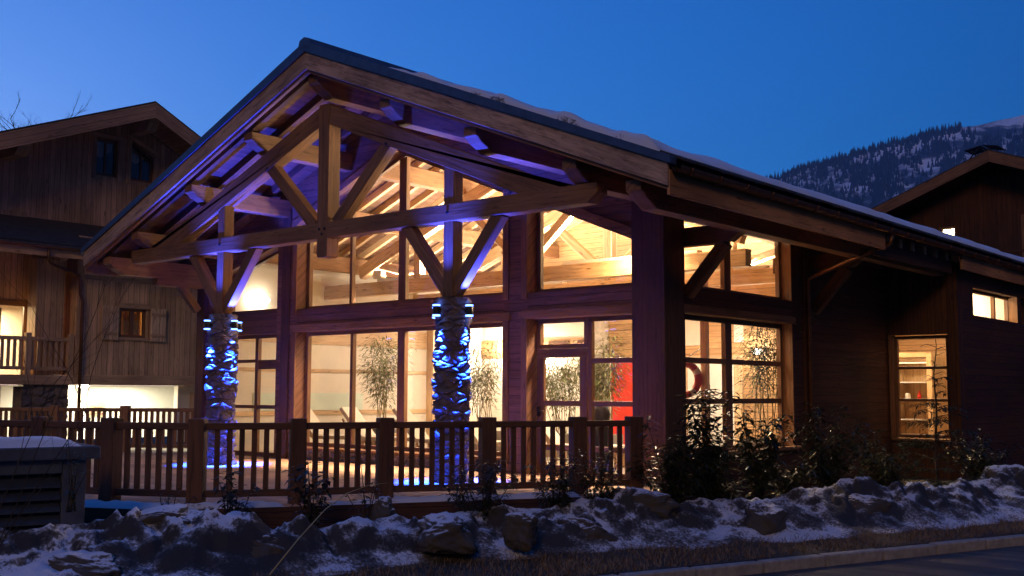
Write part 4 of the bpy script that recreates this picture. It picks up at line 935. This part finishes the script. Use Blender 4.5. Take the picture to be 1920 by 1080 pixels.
# ================================================================== SNOW CHUNKS
def ground_at(u, v, depth): return campt(u, v, depth)
for (u, v, dp, r, sd, rot, tilt, lab) in CHUNKS:
    chunk(campt(u, v, dp) - Vector((0, 0, .07)), (r[0] * 1.1, r[1] * 1.2, r[2] * 1.1), sd, lab, rot, tilt)

# ================================================================== PLANTS
def shrub(name, base, h, w, nst, nlf, ll, lw, label, mat=M_LEAF, lean=(0, 0), group=None, seed=1, up=.35, bare=0):
    rg = random.Random(seed); root = empty(name, base, label, 'shrub', group); B = Vector(base)
    st = MB(); lf = MB()
    for i in range(nst):
        a = rg.uniform(0, 6.283); rr = w * rg.uniform(.25, 1) ; hh = h * rg.uniform(.55, 1)
        p0 = B + Vector((rg.uniform(-.06, .06), rg.uniform(-.06, .06), 0)); tip = B + Vector((math.cos(a) * rr + lean[0], math.sin(a) * rr + lean[1], hh))
        mid = p0.lerp(tip, .5) + Vector((math.cos(a), math.sin(a), 0)) * -rr * .15
        pts = [p0.lerp(mid, t).lerp(mid.lerp(tip, t), t) for t in [k / 6 for k in range(7)]]
        st.tube(pts, [lerp(.012, .003, k / 6) for k in range(7)], 4)
        n = int(1.9 * nlf) // nst
        for k in range(n):
            t = bare + (1 - bare) * rg.random() ** .7; j = min(5, int(t * 6)); p = pts[j].lerp(pts[j + 1], t * 6 - j) if t < 1 else tip
            az = rg.uniform(0, 6.283); d = Vector((math.cos(az), math.sin(az), rg.uniform(-.3, .8))); s = rg.uniform(.6, 1.15)
            off = d * rg.uniform(0, .12) * w; lf.leaf(p + off, d + Vector((0, 0, -.35)), (0, 0, 1), ll * s, lw * s)
            if off.length > .04: st.tube([p, p + off], .002, 3, caps=False)
    st.build('stem', M_TWIG, root); lf.build('leaves', mat, root); return root
G1 = 'dark evergreen shrubs in front of the hall'
def gp(u, v, dp, z=None):
    p = campt(u, v, dp)
    if z is None: z = gz(toST(p.x, p.y)[1])
    return (p.x, p.y, z)
shrub('laurel_shrub', gp(1330, 900, 15.8), 1.9, .55, 16, 620, .21, .036, 'tallest glossy laurel in front of the big side window', seed=2, group=G1)
shrub('laurel_shrub', gp(1420, 900, 16.2), 1.65, .45, 12, 430, .2, .036, 'leafy laurel covering the lower right pane of the side window', seed=3, group=G1)
shrub('laurel_shrub', gp(1255, 900, 15.2), 1.45, .55, 14, 520, .18, .034, 'dense dark laurel beside the end post of the fence', seed=4, group=G1)
shrub('laurel_shrub', gp(1550, 880, 17.2), 1.6, .75, 18, 700, .16, .032, 'broad laurel in front of the dark boarded wall and downpipe', seed=5, group=G1)
shrub('laurel_shrub', gp(1480, 900, 16.6), .85, .55, 12, 420, .14, .03, 'low laurel between the two taller laurels', seed=6, group=G1)
shrub('laurel_shrub', gp(1660, 890, 18.2), 1.05, .7, 14, 520, .14, .03, 'low spreading laurel left of the conifer', seed=7, group=G1)
shrub('laurel_shrub', gp(1840, 880, 19.5), 1.15, .9, 16, 560, .14, .03, 'wide dark laurel right of the end window', seed=8, group=G1)
shrub('laurel_shrub', gp(1345, 905, 15.4), .6, .5, 10, 300, .12, .028, 'low laurel at the foot of the tallest laurel', seed=21, group=G1)
G2 = 'thin young shrubs along the terrace fence'
shrub('young_shrub', gp(440, 955, 12.8), .95, .32, 8, 150, .13, .026, 'sparse young shrub before the fence by the far column', seed=9, group=G2)
shrub('young_shrub', gp(590, 955, 12.8), 1.1, .32, 8, 150, .15, .03, 'young leafy shrub before the fence left of the wide window', seed=10, group=G2)
shrub('young_shrub', gp(690, 945, 13.1), .95, .32, 5, 60, .09, .02, 'nearly bare young shrub with thin tilted stem under the wide window', seed=11, group=G2)
shrub('young_shrub', gp(905, 940, 13.4), 1.0, .6, 14, 560, .12, .02, 'dense dark young shrub in front of the near column', seed=12, group=G2)
shrub('young_shrub', gp(1045, 930, 13.9), 1.05, .42, 12, 420, .12, .022, 'bushy young shrub before the terrace door', seed=13, group=G2)
shrub('young_shrub', gp(1115, 930, 14.2), 1.1, .4, 11, 360, .12, .022, 'young shrub hiding the second last fence post', seed=14, group=G2)
shrub('young_shrub', gp(310, 950, 13.1), .65, .4, 8, 150, .06, .012, 'straggly young shrub behind the long dark snow slab', seed=15, group=G2)
shrub('young_shrub', campt(135, 960, 11.0), .75, .25, 5, 60, .07, .014, 'wispy creeping plant on the corner of the utility cabinet', seed=16, group=G2)
# conifer before the end window
cb = Vector(gp(1755, 880, 18.6)); cf = empty('young_conifer', cb, 'slim young conifer with bare leader standing before the small end window', 'tree')
top = campt(1752, 622, 18.6); tk = MB(); nd = MB(); rg = random.Random(5)
H_ = top.z - cb.z
axis = [cb.lerp(Vector((top.x, top.y, top.z)), k / 12) + Vector((.02 * math.sin(k * 1.3), .02 * math.cos(k * 1.7), 0)) for k in range(13)]
tk.tube(axis, [lerp(.03, .006, k / 12) for k in range(13)], 6)
for k in range(60):
    t = rg.uniform(.04, .93) ** 1.1; j = min(11, int(t * 12)); p = axis[j].lerp(axis[j + 1], t * 12 - j)
    L = (1.02 - t) * 1.0 * rg.uniform(.55, 1.1) if t < .72 else rg.uniform(.12, .3); a = rg.uniform(0, 6.283)
    d = Vector((math.cos(a), math.sin(a), .12)); q = p + d * L * .6 + Vector((0, 0, .03)); e2 = p + d * L - Vector((0, 0, .12 * L))
    tk.tube([p, q, e2], [.008, .005, .002], 4, caps=False)
    if t < .72:
        for m in range(int(46 * L) + 8):
            u = rg.random(); pp = p.lerp(q, u * 2) if u < .5 else q.lerp(e2, u * 2 - 1)
            sd_ = d.cross(Vector((0, 0, 1))) * rg.choice((-1, 1)); dd = d * .5 + sd_ * rg.uniform(.3, 1) + Vector((0, 0, rg.uniform(-.5, .1))); nd.leaf(pp, dd, (0, 0, 1), rg.uniform(.08, .19) * (.6 + L), .014)
    else:
        for m in range(4): nd.leaf(p.lerp(e2, rg.random()), d + Vector((0, 0, rg.uniform(-.5, .2))), (0, 0, 1), .05, .008)
tk.build('trunk', M_TWIG, cf); nd.build('needles', M_CONIF, cf)
# bare shrub reaching in from the left, bare tree behind the chalet
def twigs(b, p, d, L, r, depth, rg, bend=.25):
    n = 6; pts = [p]; q = p.copy(); dd = d.normalized()
    for k in range(n):
        dd = (dd + Vector((rg.uniform(-1, 1), rg.uniform(-1, 1), rg.uniform(-.7, .9))) * bend * .5).normalized(); q = q + dd * L / n; pts.append(q.copy())
    b.tube(pts, [lerp(r, r * .45, k / n) for k in range(n + 1)], 5, caps=False)
    if depth:
        for k in range(rg.randint(3, 4)):
            j = rg.randint(2, n); s_ = (dd + Vector((rg.uniform(-1, 1), rg.uniform(-1, 1), rg.uniform(-.4, .8))) * .9).normalized()
            twigs(b, pts[j], s_, L * rg.uniform(.35, .6), r * .5, depth - 1, rg, bend)
rg = random.Random(12); P0 = campt(-70, 960, 8.6); P0.z = -.5
bs_ = empty('bare_shrub', P0, 'leafless twiggy shrub reaching in before the chalet balcony', 'shrub'); b = MB(); lv = MB()
for tgt in ((168, 600), (60, 600), (120, 690)):
    T = campt(tgt[0], tgt[1], 8.6 + rg.uniform(-.5, .5)); d = (T - P0)
    twigs(b, P0 + Vector((rg.uniform(-.1, .1), rg.uniform(-.1, .1), 0)), d, d.length * rg.uniform(.8, 1.0), .006, 2, rg, .2)
b.build('branches', M_TWIG, bs_)
for i in range(26):
    p = campt(rg.uniform(-10, 190), rg.uniform(430, 850), 8.6); 
tr = empty('bare_tree', (-37, 8, 0), 'leafless tree crown showing above the ridge of the boarded chalet', 'tree'); b = MB(); c = MB()
c.tube([(-37, 8, -1), (-37, 8, 11.5)], [.3, .12], 8); c.build('trunk', M_TWIG, tr)
for i in range(16):
    a = rg.uniform(0, 6.28); twigs(b, Vector((-37, 8, rg.uniform(9.5, 11.5))), Vector((math.cos(a) * .7, math.sin(a) * .7, 1.1)), rg.uniform(1.8, 2.7), .03, 3, rg, .3)
b.build('crown', M_TWIG, tr)
gs = MB(); gs.tube([campt(505, 1078, 9.5), campt(560, 1010, 9.9), campt(610, 955, 10.3), campt(650, 925, 10.7), campt(690, 910, 11.1), campt(728, 905, 11.5)], [.006, .006, .005, .004, .003, .002], 5)
tag(gs.build('grass_stalk', plain("straw", (.50, .42, .18), .6, 0, .2, 10, 0)), 'single long yellow grass stalk arching over the snow bank', 'grass stalk')
# bamboo
def bamboo(base, h, w, ncul, nlf, label, seed):
    rg = random.Random(seed); B = Vector(base); root = empty('bamboo_plant', B, label, 'plant', 'bamboo plants inside the hall')
    MB().prism([(-w * .55, -.2), (w * .55, -.2), (w * .6, .2), (-w * .6, .2)], 'Z', 0, .5).build('planter', M_POT, root)
    root.children[0].matrix_parent_inverse = Matrix.Identity(4)
    cu = MB(); lf = MB()
    for i in range(ncul):
        a = rg.uniform(0, 6.28); rr = w * rg.uniform(.1, .75); hh = h * rg.uniform(.65, 1)
        p0 = B + Vector((rg.uniform(-w * .4, w * .4), rg.uniform(-.12, .12), .48)); tip = p0 + Vector((math.cos(a) * rr, math.sin(a) * rr, hh - .48)); mid = p0.lerp(tip, .6) + Vector((0, 0, hh * .1))
        pts = [p0.lerp(mid, t).lerp(mid.lerp(tip, t), t) for t in [k / 8 for k in range(9)]]
        cu.tube(pts, [lerp(.010, .003, k / 8) for k in range(9)], 5)
        for k in range(3 * nlf // ncul):
            t = .25 + .75 * rg.random() ** .7; j = min(7, int(t * 8)); p = pts[j].lerp(pts[j + 1], t * 8 - j); az = rg.uniform(0, 6.28)
            o = Vector((math.cos(az), math.sin(az), rg.uniform(-.2, .5))) * rg.uniform(.05, .34) * (.4 + w); d = o.normalized() + Vector((rg.uniform(-.4, .4), rg.uniform(-.4, .4), rg.uniform(-.9, .1)))
            lf.leaf(p + o, d, (0, 0, 1), rg.uniform(.12, .22), .013)
            if k % 6 == 0: cu.tube([p, p + o], .002, 3, caps=False)
    cu.build('culms', M_CULM, root); lf.build('leaves', M_BAMB, root)
def ip(u, yy):   # point on the floor seen at picture column u and depth row y
    d = campt(u, 735, 1) - CAMP; k = (yy - CAMP.y) / d.y; return (CAMP.x + d.x * k, yy, 0)
bamboo(ip(722, 3.4), 2.75, .75, 14, 620, 'bamboo behind the second pane of the wide window beside the orange post', 1)
bamboo(ip(905, 4.2), 2.6, .8, 14, 560, 'bamboo right of the near stone column against the cream wall', 2)
bamboo(ip(1055, 4.0), 2.5, .8, 16, 760, 'dense bamboo seen through the glazed terrace door', 3)
bamboo(ip(1132, 4.4), 2.65, .6, 12, 480, 'bamboo beside the red wall seen right of the terrace door', 4)
bamboo(ip(1432, 4.4), 3.1, .7, 14, 700, 'tall bamboo in the big side window behind the laurels', 5)
bamboo(ip(650, 5.6), 2.7, .6, 9, 300, 'smaller bamboo far inside beyond the first pane of the wide window', 6)
# loungers
def lounger(x, y, rot, label, back=52):
    root = empty('deck_lounger', (x, y, 0), label, 'lounger', 'loungers inside the hall'); M = Matrix.Translation((x, y, 0)) @ Matrix.Rotation(rot, 4, 'Z')
    def lp(b, n, m, bv=.012): b.v = [M @ v for v in b.v]; return b.build(n, m, root, bv)
    a = R_(back); c, s_ = math.cos(a), math.sin(a)
    lp(MB().box(0, 1.25, -.33, .33, .34, .42), 'seat', M_CANVAS)
    lp(MB().prism([(-.02, .36), (-.02 - .82 * c, .36 + .82 * s_), (-.02 - .82 * c + .06, .36 + .82 * s_ + .05), (.05, .43)], 'Y', -.33, .33, g=(1, 0, 0)), 'backrest', M_CANVAS)
    for lx, ly in ((.05, -.3), (.05, .3), (1.2, -.3), (1.2, .3)): lp(MB().box(lx - .025, lx + .025, ly - .025, ly + .025, 0, .338), 'leg', M_INT, 0)
    lp(MB().beam((-.45, .30, .80), (-.1, .30, .04), .03, .03).beam((-.45, -.30, .80), (-.1, -.30, .04), .03, .03), 'prop', M_INT, 0)
L_ = [(600, 1.3, 'first lounger inside the wide window next to the orange jamb'), (690, 1.5, 'lounger with tall raised backrest before the bamboo in the wide window'), (790, 1.6, 'lounger with dark prop left of the near stone column'), (905, 1.6, 'lounger right of the near stone column under the bamboo'), (1045, 1.5, 'white lounger seen through the terrace door')]
for u, yy, lab in L_:
    p = ip(u, yy); lounger(p[0], p[1], R_(20), lab)
st_ = ip(735, 2.2); tag(MB().box(st_[0] - .25, st_[0] + .25, 2.0, 2.4, 0, .46).build('side_table', M_INT, bevel=.02), 'orange wooden side table among the loungers', 'table')
p = ip(1128, 1.0); pl = MB(); pl.lathe([(.10, 0), (.16, .1), (.17, .75), (.14, .9), (.16, 1.0), (.10, 1.17), (.03, 1.2)], (p[0], 1.0, 0), 14); tag(pl.build('floor_vase', M_DKMETAL), 'dark tall vase standing inside beside the terrace door', 'vase')
# lifebuoy on the post in the side window
lb = empty('lifebuoy', (.14, 1.86, 1.72), 'orange lifebuoy with white bands hanging in the side window', 'lifebuoy')
A_ = R_(-30); LM = Matrix.Translation((.08, 1.72, 1.62)) @ Matrix.Rotation(A_, 4, 'Z') @ Matrix.Rotation(R_(90), 4, 'Y')
def tor(a0, a1, R, r, n):
    b = MB()
    def f(u, v):
        a = lerp(a0, a1, u); t = 2 * math.pi * v; return LM @ Vector(((R + r * math.cos(t)) * math.cos(a), (R + r * math.cos(t)) * math.sin(a), r * math.sin(t)))
    return b.grid(f, n, 14)
tor(0, 2 * math.pi, .27, .065, 48).build('ring', plain("lifebuoy_orange", (.45, .06, .015), .5, 0, .1, 8, 0), lb)
for k in range(4): tor(k * math.pi / 2 + .35, k * math.pi / 2 + .75, .27, .069, 10).build('band', M_WHITE, lb)
MB().tube([LM @ Vector((-.34, 0, 0)), Vector((.22, 2.02, 2.15))], .008, 5).build('rope', M_WHITE, lb)

# ================================================================== MOUNTAIN
MD = 3300.0
def skyl(u):   # skyline height in picture rows
    pts = [(1050, 520), (1250, 420), (1420, 340), (1500, 313), (1560, 294), (1640, 271), (1740, 243), (1800, 230), (1835, 226), (1920, 206), (2100, 165), (2400, 120), (2900, 140)]
    for (a, c), (e, g) in zip(pts[:-1], pts[1:]):
        if a <= u <= e: return lerp(c, g, (u - a) / (e - a))
    return 540
def mtn(a, k):
    """a: bearing column, k: 0 foot .. 1 crest; the slope climbs away from the valley"""
    u = lerp(1000, 2900, a); top_v = skyl(u) + 2.5 * mn.noise(Vector((u * .02, 0, 0)))
    d = lerp(1500, MD, k); h_top = (735 - top_v) / 2065.93 * MD
    base = campt(u, 735, d); z = -40 + (h_top + 40) * k ** 1.15
    n = mn.fractal(Vector((u * .012, k * 5, 1)), .9, 2.1, 5); z += n * 45 * k * (1 - k) * 1.6 + 12 * mn.noise(Vector((u * .05, k * 14, 3))) * sst(0, .2, k) * sst(1, .97, k)
    off = n * 60 * (1 - k)
    p = campt(u, 735, d + off); return Vector((p.x, p.y, z))
b = MB(); b.grid(mtn, 260, 120)
M_MTN, n_, l_m, bs = newmat("mountain_slope")
tc = n_.new("ShaderNodeTexCoord"); a1 = n_.new("ShaderNodeTexNoise"); a1.inputs['Scale'].default_value = .006; a1.inputs['Detail'].default_value = 9; a1.inputs['Roughness'].default_value = .7; l_m.new(tc.outputs['Object'], a1.inputs[0])
rp1 = ramp(n_, [(.44, (.05, .055, .06)), (.55, (.85, .88, .93))]); l_m.new(a1.outputs[0], rp1.inputs[0]); l_m.new(rp1.outputs[0], bs.inputs['Base Color']); bs.inputs['Roughness'].default_value = .95
mt = b.build('mountain', M_MTN); mt['kind'] = 'structure'
rg = random.Random(3); b = MB(); cnt = 0
while cnt < 7500:
    a = rg.uniform(.18, .56); k = rg.random() ** .55
    u = lerp(1000, 2900, a)
    dens = mn.fractal(Vector((u * .011, k * 4.2, 7)), .9, 2.1, 4)
    snowline = sst(1790, 1860, u) * sst(.80, .95, k)
    band = math.exp(-((k - (.62 + (u - 1600) * .0003)) / .07) ** 2)
    if rg.random() < .25 + .9 * (dens < .02) * .65 + snowline * .8 + band * .75 and not (k > .975 and u < 1820): continue
    p = mtn(a, k); h = rg.uniform(14, 26) * (1 if k < .97 else rg.uniform(.6, 1.15)); r = h * .2; i0 = len(b.v)
    b.v += [p + Vector((r * math.cos(q), r * math.sin(q), -2)) for q in (0, 1.26, 2.51, 3.77, 5.03)] + [p + Vector((0, 0, h))]
    for q in range(5): b.f.append([i0 + q, i0 + (q + 1) % 5, i0 + 5]); b.uv += [(0, 0)] * 3; b.sm.append(False)
    cnt += 1
tag(b.build('mountain_forest', plain("far_conifers", (.03, .038, .035), .9, 0, .3, .02, 0)), 'dark conifer forest covering the snowy mountainside beyond the roofs', 'forest', kind='stuff')

# ================================================================== AIR
hb = MB().box(-4300, 4300, -4300, 4300, -60, 1100)
M_HAZE, hn, hl, hp = newmat("valley_air"); hn.remove(hp)
pv = hn.new("ShaderNodeVolumePrincipled"); pv.inputs['Color'].default_value = (.45, .68, 1, 1); pv.inputs['Density'].default_value = .00011; pv.inputs['Anisotropy'].default_value = .35
hl.new(pv.outputs[0], hn["Material Output"].inputs['Volume'])
ho = hb.build('haze', M_HAZE); ho['kind'] = 'stuff'; ho['label'] = 'thin blue evening air softening the far mountainside'; ho['category'] = 'haze'
